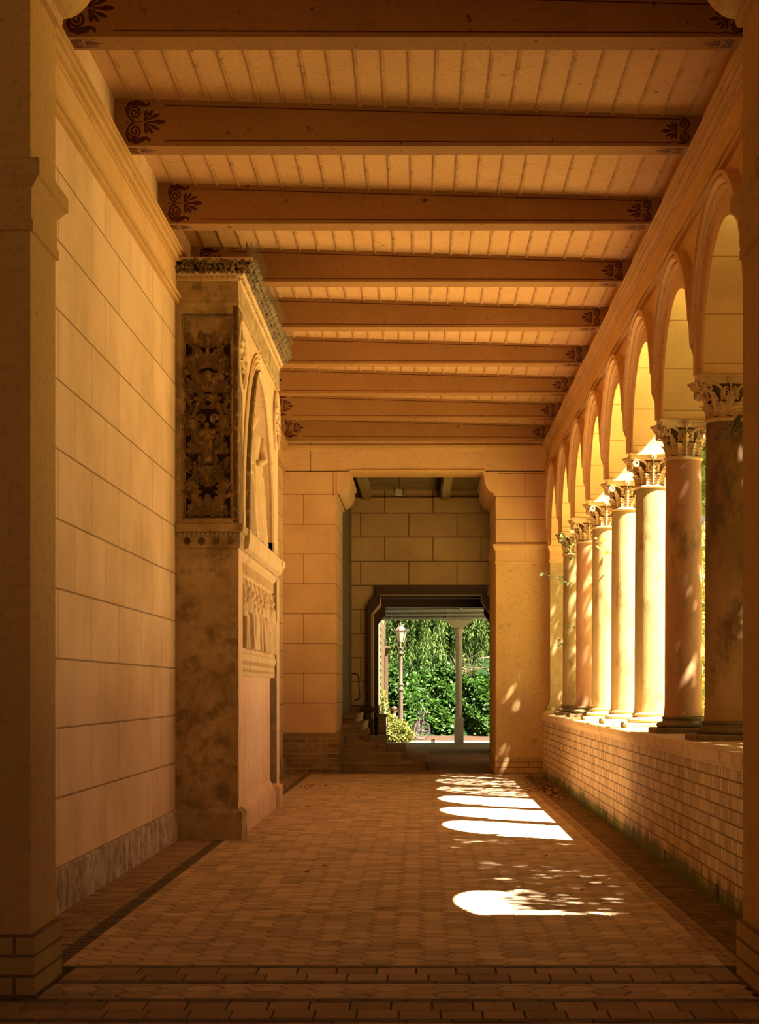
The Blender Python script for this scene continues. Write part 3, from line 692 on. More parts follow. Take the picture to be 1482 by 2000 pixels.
def scroll(x, z, r, turns, a0, dr, rad=.014):
    for sg in (1, -1):
        sp = spiral((0,0), r, turns, a0, dr, 24, .1)
        b.tube([(pc+sg*(x+p[0]), yp-.025, z+p[1]) for p in sp], [rad*(1.2-.6*i/24) for i in range(25)], 6)
for z, k in ((3.66,0),(4.36,1),(5.05,2)):
    rl(0.0, z, 0, .26, .14)
    rl(.02, z, .55, .30, .15); rl(.03, z, 1.05, .24, .13); rl(.12, z+.12, .25, .30, .16); rl(.10, z+.02, 1.5, .16, .11)
    scroll(.17, z+.36, .075, 1.9, -PI/2, 1); scroll(.08, z+.40, .05, 1.6, -PI/2, -1)
    rl(.17, z+.42, -.4, .18, .10); rl(.20, z+.20, .9, .14, .10); rl(.05, z+.50, .2, .20, .11); rl(.19, z+.52, .3, .16, .10)
b.lathe([(.0,0),(.035,.0),(.05,.03),(.03,.06),(.045,.1),(.085,.17),(.075,.2),(.09,.215),(.09,.235),(0,.24)], (pc, yp-.0, 3.98), 16)
b.lathe([(.0,0),(.03,.0),(.045,.04),(.07,.12),(.06,.15),(.075,.17),(0,.18)], (pc, yp-.0, 5.10), 16)
for k in range(5): rl(0 if k == 0 else .015+.012*k, 5.32, k*.28, .24-.01*k, .07, .3, 2)
rl(0, 5.52, 0, .20, .14); rl(.07, 5.46, .75, .17, .08); rl(.1, 5.40, 1.15, .15, .07)
for k in range(34):
    rl(random.uniform(.04, pw-.05), random.uniform(3.66, 5.40), random.uniform(-1.6, 1.8), random.uniform(.07, .14), random.uniform(.04, .08), .3, 3)
for k in range(14): scroll(random.uniform(.08, pw-.06), random.uniform(3.7, 5.4), random.uniform(.02, .04), 1.5, random.uniform(0, 6), random.choice((1,-1)), .008)
rel = mpart(b, 'candelabra_relief', M['mon_soot'], up, smooth=0, label='blackened carved acanthus relief')
b = MB(); figure(b, (pc, yp-.02, 4.25), .46, (0,-1,0), 0, 3, 1.1); mpart(b, 'relief_figure', M['mon_soot'], up, smooth=0)
# upper storey front with arched niche
yc, zc, rn = 22.72, 3.75, 1.98
b = MB(); top = 6.10; n = 36
P = [(yc-rn*math.cos(PI*k/n), zc+rn*math.sin(PI*k/n)) for k in range(n+1)]
for k in range(n):
    (ya, z0), (yb, z1) = P[k], P[k+1]
    b.add([(XF-.02,ya,z0),(XF-.02,yb,z1),(XF-.02,yb,top),(XF-.02,ya,top)], [(0,3,2,1)])
    b.add([(XF-.02,ya,z0),(XF-.02,yb,z1),(XF-.24,yb,z1),(XF-.24,ya,z0)], [(0,1,2,3)], 1)
for ya, yb in ((YA+.46, yc-rn), (yc+rn, YE)): b.box(MXL, XF-.02, ya, yb, 3.56, top)
b.box(MXL, XF-.24, YA+.4, YE, 3.56, top)
for yy in (yc-rn, yc+rn): b.add([(XF-.02,yy,3.56),(XF-.02,yy,zc),(XF-.24,yy,zc),(XF-.24,yy,3.56)], [(0,1,2,3)], 1)
mpart(b, 'niche_wall', [M['mon_front'], M['mon_front']])
b = MB(); b.tube([(XF+.015, yc-rn-.03, 3.57)]+[(XF+.015, yc-(rn+.03)*math.cos(PI*k/40), zc+(rn+.03)*math.sin(PI*k/40)) for k in range(0, 19)], [.045]*12+[.045-.005*k for k in range(8)], 8); mpart(b, 'niche_edge', M['mon_soot'], smooth=40, label='dark edge of the niche arch')  # darker roll along the near half of the arch edge
b = MB()
for r_, o_, rad in ((rn+.02,.0,.035),(rn+.11,.01,.022),(rn+.17,.0,.03),(rn+.235,.012,.014)):
    b.tube([(XF-.02+o_, yc-r_*math.cos(PI*k/40), zc+r_*math.sin(PI*k/40)) for k in range(41) if abs(r_*math.cos(PI*k/40)) < YE-yc], rad, 8)
for r_, rad in ((rn-.12,.03),(rn-.24,.02)):
    b.tube([(XF-.22, yc-r_*math.cos(PI*k/40), zc+r_*math.sin(PI*k/40)) for k in range(41)], rad, 6)
b.box(XF-.03, XF+.01, yc+rn+.0, yc+rn+.26, 3.57, zc); b.box(XF-.03, XF+.01, yc-rn-.26, yc-rn, 3.57, zc)
mpart(b, 'archivolt', M['mon_front'], smooth=40)
for k, (dy, h, sd) in enumerate(((-1.05,1.30,11),(-.45,1.62,12),(.2,1.42,13),(.8,1.12,14))):
    b = MB(); figure(b, (XF-.11, yc+dy, 3.575), h, (1,0,0) if k != 1 else (.8,-.6,0), 0, sd, .85); mpart(b, 'niche_statue', M['mon_front'], smooth=0)
for yy in (YA+.42, YE-.42):
    b = MB()
    for rr, rad in ((.40,.03),(.33,.018)):
        b.tube([(XF-.005, yy+rr*math.cos(2*PI*k/28), 5.53+rr*math.sin(2*PI*k/28)) for k in range(29)], rad, 6)
    for k in range(9):
        a = 2*PI*k/9; b.leaf((XF-.01, yy, 5.53), (0, math.cos(a), math.sin(a)), (0, -math.sin(a), math.cos(a)), (1,0,0), .22, .10, .12, 3)
    b.ball((XF-.0, yy, 5.53), .05, 10, 7)
    mpart(b, 'medallion', M['mon_front'], smooth=0)
# upper entablature and leafy cornice
b = MB(); b.rect_loft(MXL, XF, YA+.0, YE, [(0,6.02),(.012,6.03),(.012,6.06),(.004,6.07),(.004,6.29),(.02,6.30)]); mpart(b, 'frieze', M['mon_side'])
b = MB(); b.rect_loft(MXL, XF, YA, YE-.2, [(.02,6.29),(.03,6.31),(.03,6.335),(.055,6.345),(.06,6.36),(.075,6.37),(.08,6.385),(.12,6.43),(.165,6.48),(.18,6.50),(.18,6.525),(.0,6.54)])
for k in range(48): b.box(XF+.02, XF+.055, YA+.02+k*.115, YA+.075+k*.115, 6.31, 6.345)
for k in range(12): b.box(MXL+.03+k*.058, MXL+.06+k*.058, YA-.055, YA-.02, 6.31, 6.345)
cor = mpart(b, 'cornice', M['mon_front'])
b = MB(); b.rect_loft(MXL, XF, YA, YE-.2, [(.084,6.388),(.126,6.433),(.168,6.478),(.168,6.48)]); mpart(b, 'leaf_ground', M['mon_ground'], cor)  # same painted-dark backing under the leaf bands
b = MB()
x = MXL+.05
while x < XF+.16:
    for q in range(3):
        a = random.uniform(-.9,.9); U = Vector((math.sin(a),-.5*math.cos(a),math.cos(a))).normalized(); V = Vector((math.cos(a),0,-math.sin(a)))
        b.leaf((x+random.uniform(-.02,.02), YA-.082-.040*q, 6.368+.045*q), U, V, U.cross(V)*-1 if U.cross(V).y > 0 else U.cross(V), random.uniform(.05,.08), random.uniform(.035,.055), .28, 3)
    x += .035
mpart(b, 'near_leaf_band', M['mon_soot'], cor, smooth=0, label='sooty band of carved leaves')
b = MB(); y = YA-.13
while y < YE-.12:
    for q in range(3):
        a = random.uniform(-1,1); U = Vector((.5*math.cos(a),math.sin(a),math.cos(a))).normalized(); V = Vector((0,math.cos(a),-math.sin(a))); Nn = U.cross(V)
        b.leaf((XF+.084+.040*q, y+random.uniform(-.02,.02), 6.368+.045*q), U, V, Nn if Nn.x > 0 else -Nn, random.uniform(.05,.08), random.uniform(.035,.06), .28, 3)
    y += .042
mpart(b, 'front_leaf_band', M['mon_grey'], cor, smooth=0)
b = MB(); y = YA-.1
while y < YE-.1:
    for dz, dx in ((.17,.13),(.19,.06),(.20,.0)): b.tube([(XF+.1, y, 6.53), (XF+.1+dx, y-.02, 6.53+dz)], .0022, 4)
    y += .05
mpart(b, 'bird_spikes', M['wire'])

# ------------------------------------------------------------------ far passage behind the gate
YB = 48.0
b = MB(); b.box(-2.6, -1.9, 38.6, YB, -.05, 7.5); struct(b.build('wall_passage_left', M['dark_recess']))
b = MB(); b.box(2.35, 2.7, 38.6, 41.2, -.05, 7.5); b.box(2.35, 2.7, 46.6, YB, -.05, 7.5); b.box(2.35, 2.7, 41.2, 46.6, 5.6, 7.5); struct(b.build('wall_passage_right', M['dark_wall']))  # side opening added to let sky light into the passage
b = MB(); b.box(-2.6, 2.7, 36.1, 51.5, 7.10, 7.4)
y = 36.2
while y < 48: b.box(-2.6, 2.7, y, y+.02, 7.085, 7.11); y += .16
struct(b.build('ceiling_passage', M['dark_wall']))
oA = [(-1.46,-.05),(-1.46,3.94),(-1.224,4.245),(-1.224,4.48),(1.794,4.48),(1.794,4.245),(2.03,3.94),(2.03,-.05)]
def frame(name, outer, inner, y0, y1, mat):
    b = MB(); n = len(outer)
    for k in range(n-1):
        a, c, d, e = outer[k], outer[k+1], inner[k+1], inner[k]
        for y, rev in ((y0, False), (y1, True)):
            q = [(p[0], y, p[1]) for p in (a, c, d, e)]; b.add(q, [(3,2,1,0) if rev else (0,1,2,3)])
        b.add([(e[0],y0,e[1]),(d[0],y0,d[1]),(d[0],y1,d[1]),(e[0],y1,e[1])], [(0,1,2,3)])
        b.add([(a[0],y0,a[1]),(c[0],y0,c[1]),(c[0],y1,c[1]),(a[0],y1,a[1])], [(3,2,1,0)])
    return struct(b.build(name, mat))
# wall with the door hole
out = [(-2.6,-.05),(-2.6,3.94),(-2.6,4.245),(-2.6,7.4),(2.7,7.4),(2.7,4.245),(2.7,3.94),(2.7,-.05)]
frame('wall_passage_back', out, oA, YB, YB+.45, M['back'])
b = MB(); b.box(-1.95, 2.4, YB-.06, YB+.02, 6.54, 6.86); b.box(-1.95, 2.4, YB-.08, YB+.02, 6.83, 6.9); struct(b.build('trim_8', M['back']))
oB = [(-1.363,-.05),(-1.363,3.735),(-1.13,4.02),(-1.13,4.252),(1.625,4.252),(1.625,4.08),(1.86,3.735),(1.86,-.05)]
frame('door_1', oA, oB, YB-.10, YB+.30, M['door_frame'])
oC = [(-1.22,-.05),(-1.22,3.54),(-1.014,3.77),(-1.014,4.0),(1.76,4.0),(1.76,3.80),(1.93,3.54),(1.93,-.05)]
oC2 = [(p[0]-.12 if p[0] < 0 else p[0]+.12, p[1] if p[1] < 0 else p[1]+.25) for p in oC]
frame('door_2', oC2, oC, YB+1.6, YB+2.0, M['door_frame'])
out2 = [(-2.6,-.05),(-2.6,3.9),(-2.6,4.1),(-2.6,7.4),(2.9,7.4),(2.9,4.1),(2.9,3.9),(2.9,-.05)]
frame('wall_passage_outer', out2, oC2, YB+1.5, YB+2.1, M['plaster'])
b = MB(); b.box(-1.9, -1.36, YB+.45, YB+1.5, -.05, 4.6); struct(b.build('wall_reveal_left', M['dark_wall']))
b = MB(); b.box(2.0, 2.6, YB+.45, YB+1.5, -.05, 4.6); struct(b.build('wall_reveal_right', M['dark_wall']))
b = MB(); b.box(-1.9, 2.6, YB+.45, YB+1.5, 4.32, 4.6); b.box(-1.3, 2.0, YB+.7, YB+.9, 4.2, 4.33); struct(b.build('ceiling_reveal', M['door_frame']))
b = MB()
for a_, c_ in zip(oB[:-1], oB[1:]):
    if a_[1] > 0 and c_[1] > 0: b.tube([(a_[0], YB-.105, a_[1]), (c_[0], YB-.105, c_[1])], .012, 6)
b.tube([(oB[0][0], YB-.105, .8), (oB[1][0], YB-.105, oB[1][1])], .012, 6)
struct(b.build('trim_9', M['door_edge']))
# frame pedestal on the left jamb, door stop on the right
b = MB(); b.rect_loft(-1.50, -1.36, YB-.25, YB-.05, [(0,.9),(0,1.05),(.06,1.10),(.08,1.16),(.05,1.22),(0,1.24)], left=True); b.box(-1.53, -1.30, YB-.3, YB-.05, -.02, .9); struct(b.build('trim_10', M['door_frame']))
b = MB(); b.rect_loft(1.93, 2.02, YB-.2, YB, [(0,-.02),(0,1.0),(.05,1.05),(.06,1.14),(0,1.2)], left=True); struct(b.build('trim_11', M['door_frame']))
b = MB(); b.box(-1.22, -1.0, YB+1.5, YB+2.15, -.02, .92); b.rect_loft(-1.22, -1.0, YB+1.5, YB+2.15, [(0,.9),(.04,.93),(.04,.97),(0,1.0)], left=True); struct(b.build('trim_12', M['brick_dark']))
b = MB(); b.add([(-2.8,35.4,-.004),(2.8,35.4,-.004),(2.8,54.6,-.004),(-2.8,54.6,-.004)], [(0,1,2,3)]); struct(b.build('floor_passage', M['passage_floor']))
# joists and floodlight
for x, lab in ((-1.62, 'brown ceiling joist at left of the dim passage ceiling'), (.50, 'brown ceiling joist crossing the middle of the dim passage ceiling')):
    b = MB(); b.box(x, x+.26, 36.15, YB-.02, 6.87, 7.12); b.box(x+.04, x+.22, 36.15, YB-.02, 6.83, 6.88)
    tag(b.build('ceiling_joist', M['dark_wall']), lab, 'beam', kind='thing')
t = thing('floodlight', 'small square pale floodlight hanging under the passage ceiling', 'lamp', (-.58, 44.6, 6.66)); 
b = MB(); b.rings([[(sx*.10, -.035+d, sz*.085) for sx, sz in ((-1,-1),(1,-1),(1,1),(-1,1))] for d in (0,.03)]+[[(sx*.06, .05, sz*.05) for sx, sz in ((-1,-1),(1,-1),(1,1),(-1,1))]]); h_ = b.build('housing', M['spot'], t); 
b = MB(); b.box(-.085,.085,-.04,-.034,-.07,.07); b.build('glass', M['spot_glass'], t)
b = MB(); b.tube([(-.115,0,0),(-.12,.0,.14),(0,0,.18),(0,0,.52)], .012, 6); b.tube([(.115,0,0),(.12,0,.14),(0,0,.18)], .012, 6); b.build('bracket', M['iron'], t)
t.rotation_euler = (math.radians(-25), math.radians(8), math.radians(12))
# steps
t = thing('stone_steps', 'dark rounded stone steps rising left beside the far doorway', 'steps', (-1.0, 38, 0)); o = (-1.0, 38, 0)
for k, xr in enumerate((.15, -.32, -.72, -1.10, -1.30, -1.42)):
    b = MB(); y0 = 36.75+.32*k; z0, z1 = .19*k-.02, .19*(k+1); r = .45 if k == 0 else (.12 if k < 4 else .03)
    corner = [(xr-r+r*math.sin(PI/2*j/8), y0+.15+r-r*math.cos(PI/2*j/8)) for j in range(9)]
    base_ = [(-1.86 if y0 > 38.6 else -1.71, y0)]+corner+[(xr, 47.6), (-1.86, 47.6), (-1.86, 38.66), (-1.71, 38.64)]
    if y0 > 38.6: base_ = [(-1.86, y0)]+corner+[(xr, 47.6), (-1.86, 47.6)]
    yk = 43.4; xk = xr*yk/37.2 if k < 4 else xr
    base_ = [(xk, yk) if p == (xr, 47.6) else ((-1.86, yk) if p == (-1.86, 47.6) else p) for p in base_]
    def rg(e, z):
        return [(p[0]-(e if p[0] > -1.6 else 0), p[1]+(e if p[1] < 43 else -e), z) for p in base_]
    b.rings([rg(.02, z0), rg(.02, z1-.09), rg(0, z1-.08), rg(0, z1-.012), rg(.012, z1)])
    b.build('step', M['step'], t, origin=o)
t = thing('handrail', 'bent dark iron handrail on the wall above the stone steps', 'handrail', (-1.75, 47.7, 2.1))
b = MB(); b.tube([(-.12,.2,.02),(-.06,0,.02),(.02,0,.01),(.05,0,-.06),(.09,0,-.62),(.06,0,-.68),(-.03,0,-.70),(-.05,.2,-.70)], .022, 8); b.build('rail', M['iron'], t, smooth=40)

# ------------------------------------------------------------------ outside
b = MB(); b.add([(3.15,-40,-.06),(90,-40,-.06),(90,54.6,-.06),(3.15,54.6,-.06)], [(0,1,2,3)]); struct(b.build('ground_garden', M['lawn']))
b = MB(); b.add([(-40,58,-.03),(60,58,-.03),(60,120,-.03),(-40,120,-.03)], [(0,1,2,3)]); struct(b.build('ground_path', M['path']))
b = MB(); b.box(-12, 30, 54.6, 58.2, -.2, 0.0); struct(b.build('ground_paving', M['kerb']))
def leaves(name, pts, L, W, mat, parent=None, origin=(0,0,0), dirs=None, droop=0, flat=None):
    n = len(pts); p = np.asarray(pts, float)-np.asarray(origin)
    d = rng.normal(size=(n,3)) if dirs is None else np.asarray(dirs, float)+rng.normal(size=(n,3))*.35
    d /= np.linalg.norm(d, axis=1)[:,None]
    q = rng.normal(size=(n,3))
    if flat is not None: q = np.cross(d, np.asarray(flat)+rng.normal(size=(n,3))*.5)
    s_ = np.cross(d, q) if flat is None else q
    s_ /= np.linalg.norm(s_, axis=1)[:,None]+1e-9
    nn = np.cross(d, s_); l = L*rng.uniform(.6,1.25,(n,1)); w_ = W*rng.uniform(.7,1.2,(n,1))
    v = np.stack([p, p+d*l*.45+s_*w_*.5+nn*w_*.12, p+d*l, p+d*l*.45-s_*w_*.5+nn*w_*.12], 1).reshape(-1,3)
    me = bpy.data.meshes.new(name); me.vertices.add(4*n); me.vertices.foreach_set('co', v.ravel())
    me.loops.add(4*n); me.loops.foreach_set('vertex_index', np.arange(4*n, dtype=np.int32))
    me.polygons.add(n); me.polygons.foreach_set('loop_start', np.arange(0,4*n,4, dtype=np.int32)); me.polygons.foreach_set('loop_total', np.full(n,4,dtype=np.int32))
    me.materials.append(mat); a = me.attributes.new('tone','FLOAT','FACE'); a.data.foreach_set('value', rng.random(n))
    me.update(calc_edges=True); me.validate()
    ob = bpy.data.objects.new(name, me); COL.objects.link(ob)
    if parent: ob.parent = parent
    else: ob.location = origin
    return ob
def clumps(cs, n):
    # cs: list of (centre, radii); points filling the outer shells of ellipsoids
    out = []
    tot = sum(r[0]*r[2] for c, r in cs)
    for c, r in cs:
        k = max(8, int(n*r[0]*r[2]/tot)); d = rng.normal(size=(k,3)); d /= np.linalg.norm(d,axis=1)[:,None]
        out.append(np.asarray(c)+d*np.asarray(r)*rng.uniform(.75,1.05,(k,1)))
    return np.concatenate(out)
# porch
b = MB()
b.rings([[(x,54.10-q,z) for q, z in ((0,3.83),(.02,3.83),(.02,3.89),(-.05,3.90),(-.05,3.93),(.06,3.94),(.06,4.0),(-.03,4.01),(-.03,4.05),(.07,4.06),(.10,4.13),(.02,4.14),(.02,4.17),(.11,4.18),(.11,4.26),(-.35,4.26),(-.35,3.83))] for x in (-9, 12)])
for x in (-2.6, -.9, .8): b.box(x, x+.03, 54.05, 54.13, 3.86, 4.24)
pr = tag(MB().build('porch', M['porch']), 'grey moulded porch eaves and roof beyond the doorway', 'porch', kind='thing')
ob = b.build('eaves_beam', M['porch'], pr); ob.rotation_euler = (0, math.radians(-.5), 0); ob.location = (0,0,0)
b = MB(); b.add([(-9,50.1,4.75),(12,50.1,4.75),(12,54.3,4.24),(-9,54.3,4.24),(-9,50.1,4.85),(12,50.1,4.85),(12,54.3,4.34),(-9,54.3,4.34)], [(0,3,2,1),(4,5,6,7),(0,1,5,4),(2,3,7,6),(0,4,7,3),(1,2,6,5)]); b.build('roof_boards', M['porch'], pr)
b = MB(); b.tube([(.95,52.0,4.42),(1.24,53.98,4.10)], .03, 6); b.build('brace', M['porch'], pr)
px = 1.149
t = thing('porch_post', 'slender grey porch post with bracketed capital standing beyond the doorway', 'post', (px, 54.2, -.01))
b = MB(); b.rings([[(sx*(.14-e), sy*(.14-e), z) for sx, sy in ((-1,-1),(1,-1),(1,1),(-1,1))] for e, z in ((0,-.02),(0,.80),(.02,.85),(.035,.87))]); b.build('pedestal', M['post'], t)
b = MB(); b.lathe([(.105,.86),(.105,3.22),(.095,3.24),(.13,3.26),(.13,3.29),(.10,3.31),(.10,3.45)], n=8); b.build('shaft', M['post'], t)
b = MB(); b.lathe([(.10,3.42),(.12,3.45),(.145,3.48),(.145,3.56)], n=16)
b.extrude([(-.13,3.56),(.13,3.56),(.20,3.64),(.32,3.72),(.36,3.76),(.40,3.77),(.42,3.84),(-.42,3.84),(-.40,3.77),(-.36,3.76),(-.32,3.72),(-.20,3.64)], 'y', -.10, .10)
b.build('capital', M['post'], t)
# lamp post
t = thing('street_lamp', 'old style street lamp with milky lantern on a slim post outside', 'street lamp', (-.71, 60.5, -.02))
b = MB(); b.lathe([(.14,0),(.14,.3),(.10,.36),(.085,.6),(.075,1.1),(.07,1.66),(.095,1.68),(.095,1.74),(.07,1.78),(.07,1.84),(.09,1.86),(.09,1.9),(.065,1.94),(.06,2.9),(.10,2.92),(.10,2.97),(.05,3.02),(.08,3.1),(.04,3.2)], n=16); b.build('pole', M['lamp_iron'], t, smooth=40)
z0 = 3.33; b = MB(); lo, hi, zt = .11, .205, 3.72
hexp = lambda r, z, n=6: [(r*math.cos(2*PI*j/n+.26), r*math.sin(2*PI*j/n+.26), z) for j in range(n)]
b.rings([hexp(lo, z0), hexp(hi, zt)]); b.build('glass', M['lamp_glass'], t)
b = MB()
for p, q in zip(hexp(lo+.006, z0), hexp(hi+.006, zt)): b.tube([p, q], .012, 5); b.ball((q[0]*1.1, q[1]*1.1, q[2]+.05), .022, 6, 5); b.tube([(q[0]*1.03,q[1]*1.03,q[2]+.0),(q[0]*1.1,q[1]*1.1,q[2]+.06)], .01, 5)
for r, z in ((lo+.006, z0), (hi+.006, zt)):
    H = hexp(r, z); b.tube(H+[H[0]], .014, 5)
for a in range(4): 
    ca, sa = math.cos(PI/2*a+.5), math.sin(PI/2*a+.5); b.tube([(.03*ca,.03*sa,3.1),(.12*ca,.12*sa,3.18),(.16*ca,.16*sa,3.28),(.19*ca,.19*sa,3.32),(.17*ca,.17*sa,3.36)], .015, 5)
b.build('lantern_frame', M['lamp_iron'], t, smooth=40)
b = MB(); b.rings([hexp(hi+.02, zt), hexp(hi*.72, zt+.09), hexp(hi*.35, zt+.16), hexp(.03, zt+.175)]); b.ball((0,0,zt+.20), .035, 8, 6); b.tube([(0,0,zt+.22),(0,0,zt+.28)], [.02,.004], 6)
H = hexp(.11, zt+.27); b.tube([(.05,0,zt+.16),(.08,0,zt+.20),(.05,0,zt+.24),(0,0,zt+.23)], .012, 5); b.tube([(-.05,0,zt+.16),(-.08,0,zt+.20),(-.05,0,zt+.24),(0,0,zt+.23)], .012, 5); b.build('lantern_roof', M['lamp_iron'], t)
# garden wall with trellis, pilaster and small wall light
b = MB(); b.box(-3.6, -1.32, 55.6, 62.2, -.05, 5.4); tag(b.build('garden_building', M['garden_wall']), 'cream garden building wall seen past the left door jamb', 'building', kind='thing')
t = thing('wall_trellis', 'dark wooden trellis fixed on the cream wall outside', 'trellis', (-1.30, 58, 0)); b = MB()
for k in range(13): b.box(-.01, .02, -2.2, 4.0, 1.0+k*.22, 1.02+k*.22)
for k in range(9): b.box(-.005, .025, -2.0+k*.7, -1.97+k*.7, .8, 3.9)
b.build('lattice', M['trellis'], t)
t = thing('garden_pilaster', 'brown stone pilaster with small capital on the cream wall corner', 'pilaster', (-1.30, 62.4, 0))
b = MB(); b.box(-.14, .12, -.12, .2, 0, 3.05); b.build('shaft', M['pilaster'], t)
b = MB(); b.rect_loft(-.16, .12, -.12, .2, [(0,3.02),(.05,3.06),(.05,3.1),(.10,3.14),(.10,3.2),(0,3.22)], left=True); b.build('capital', M['pilaster'], t)
b = MB(); b.box(-.18, .03, -.1, .2, 3.2, 4.6); b.build('upper_shaft', M['pilaster'], t)
t = thing('wall_lamp_arm', 'thin horizontal iron arm between pilaster and lantern', 'bracket', (-1.25, 61, 3.34)); b = MB(); b.tube([(0,0,0),(.38,-.3,.0)], .012, 6); b.tube([(0,0,-.15),(0,0,.1)], .03, 6); b.build('arm', M['iron'], t)
# bicycle
def ringpts(c, r, n=40, ax=(1,0,0)): return [(c[0]+r*math.cos(2*PI*k/n)*ax[0], c[1]+r*math.cos(2*PI*k/n)*ax[1], c[2]+r*math.sin(2*PI*k/n)) for k in range(n+1)]
t = thing('bicycle', 'parked grey bicycle with front basket by the green hedge', 'bicycle', (-.03, 60.0, -.02), rot=(0, math.radians(4), 0))
def wheel(c, ax, nm):
    R = .325; b = MB(); b.tube(ringpts(c, R-.018, 40, ax), .019, 8); wo = b.build(nm, M['tyre'], t)
    b = MB(); b.tube(ringpts(c, R-.045, 40, ax), .012, 6)
    b.build('rim', M['rim'], wo)
    b = MB()
    for k in range(24):
        a = 2*PI*k/24; b.tube([c, (c[0]+(R-.045)*math.cos(a)*ax[0], c[1]+(R-.045)*math.cos(a)*ax[1], c[2]+(R-.045)*math.sin(a))], .0035, 4)
    nx = Vector((ax[1], -ax[0], 0)); b.tube([Vector(c)-nx*.05, Vector(c)+nx*.05], .02, 8); b.build('spokes', M['rim'], wo)
wheel((0,0,.325), (.97,.24,0), 'front_wheel'); wheel((-.18,1.02,.325), (-.22,.975,0), 'rear_wheel')
b = MB(); nx = Vector((.24,-.97,0))
for sg in (1,-1): b.tube([Vector((0,0,.325))+nx*.055*sg, Vector((.025,.03,.70))+nx*.05*sg, Vector((.035,.05,.74))], .014, 6)
b.tube([(.035,.05,.72),(.06,.09,1.0)], .020, 8); b.build('fork', M['bike_paint'], t)
b = MB(); hd = (.045,.07,.86); bb = (-.07,.52,.29); se = (-.10,.68,.78)
for p, q in (((.04,.06,.78), bb), (hd, se), (bb, se), (se, (-.18,1.02,.325)), (bb, (-.18,1.02,.325))): b.tube([p, q], .017, 8)
b.build('frame', M['bike_paint'], t)
b = MB(); b.tube([(-.08,.42,1.12),(-.03,.22,1.16),(.02,.10,1.10),(.06,.08,1.02),(.14,.10,.96),(.24,.20,.93),(.27,.36,.93)], .013, 6); b.build('handlebar', M['chrome'], t)
b = MB(); b.tube([(.27,.32,.93),(.28,.42,.93)], .02, 6); b.build('grip', M['black'], t)
b = MB(); b.tube([(-.08,.40,1.12),(-.10,.50,1.12)], .02, 6); b.build('grip', M['black'], t)
b = MB(); b.tube([se, (-.105,.70,.93)], .013, 6); b.rings([[(-.10+w_*math.cos(2*PI*j/10), yy+.0, .95+.03*math.sin(2*PI*j/10)) for j in range(10)] for yy, w_ in ((.52,.02),(.62,.04),(.74,.09),(.80,.07))]); b.build('saddle', M['black'], t)
b = MB()
for z, r in ((.72,.10),(.80,.115),(.88,.125),(.94,.13)): b.tube([(-.05-r*.9,-.12-r,z),(-.05+r*.9,-.12-r,z),(-.05+r*.9,-.12+r,z),(-.05-r*.9,-.12+r,z),(-.05-r*.9,-.12-r,z)], .006, 5)
for k in range(8):
    a = 2*PI*k/8+.39; b.tube([(-.05+.11*math.cos(a),-.12+.12*math.sin(a),.71),(-.05+.15*math.cos(a),-.12+.16*math.sin(a),.95)], .005, 5)
b.build('basket', M['iron'], t)
b = MB(); b.tube([(-.13,.5,.29),(-.01,.54,.29)], .012, 6); b.box(-.20,-.11,.46,.56,.40,.425); b.box(.01,.09,.46,.56,.16,.185); b.tube([(-.13,.5,.29),(-.13,.5,.41)], .01, 5); b.tube([(.0,.53,.29),(.0,.53,.17)], .01, 5); b.build('pedals', M['iron'], t)
b = MB(); b.ball((.03,-.06,.80), .035, 10, 7); b.build('head_lamp', M['chrome'], t)
b = MB(); b.tube([(-.07,.56,.27),(-.16,.40,.02)], .010, 5); b.build('kickstand', M['iron'], t)
# person sitting behind the bush
t = thing('person', 'dark-haired person in dark clothes sitting outside behind the yellow bush', 'person', (-.98, 58.6, .02))
def skin_body(name, pts, edges, radii, mat, parent):
    me = bpy.data.meshes.new(name); me.from_pydata(pts, edges, []); me.update(); ob = bpy.data.objects.new(name, me); COL.objects.link(ob); ob.parent = parent
    me.materials.append(mat); ob.modifiers.new('skin', 'SKIN'); sk = me.skin_vertices[0].data
    for i, r in enumerate(radii): sk[i].radius = (r, r) if not hasattr(r, '__len__') else r
    sk[0].use_root = True; ob.modifiers.new('sub', 'SUBSURF').levels = 2; ob.modifiers['sub'].render_levels = 2
    for p in me.polygons: p.use_smooth = True
    return ob
P = [(0,0,.28),(.02,0,.45),(.05,0,.66),(.06,0,.79),(.075,0,.86),(.09,-.0,.95),(.10,0,1.03),   # pelvis..head
     (.05,.17,.76),(.12,.20,.55),(.28,.14,.48),(.36,.10,.49),(.05,-.17,.76),(.12,-.20,.55),(.28,-.14,.48),(.36,-.10,.49),
     (.04,.10,.27),(.38,.14,.46),(.45,.14,.08),(.58,.14,.04),(.04,-.10,.27),(.38,-.14,.46),(.45,-.14,.08),(.58,-.14,.04)]
E_ = [(0,1),(1,2),(2,3),(3,4),(4,5),(5,6),(3,7),(7,8),(8,9),(9,10),(3,11),(11,12),(12,13),(13,14),(0,15),(15,16),(16,17),(17,18),(0,19),(19,20),(20,21),(21,22)]
Rr = [.13,.12,.14,.09,.05,.085,.07,.06,.045,.038,.035,.06,.045,.038,.035,.09,.065,.045,.045,.09,.065,.045,.045]
skin_body('body', P, E_, Rr, M['skin'], t)
b = MB(); b.ball((.18,0,.955), .018, 6, 5); b.build('nose', M['skin'], t)
b = MB(); b.ball((.168,.0,.912), .014, 6, 5, 0, (.6,1.5,.5)); b.build('mouth', simple('lips', (.42,.14,.10), .6), t)
for sg in (1,-1): b = MB(); b.ball((.09,sg*.088,.955), .022, 6, 5, 0, (.8,.4,1.2)); b.build('ear', M['skin'], t); b = MB(); b.ball((.158,sg*.035,.972), .011, 6, 5); b.build('eye', M['black'], t)
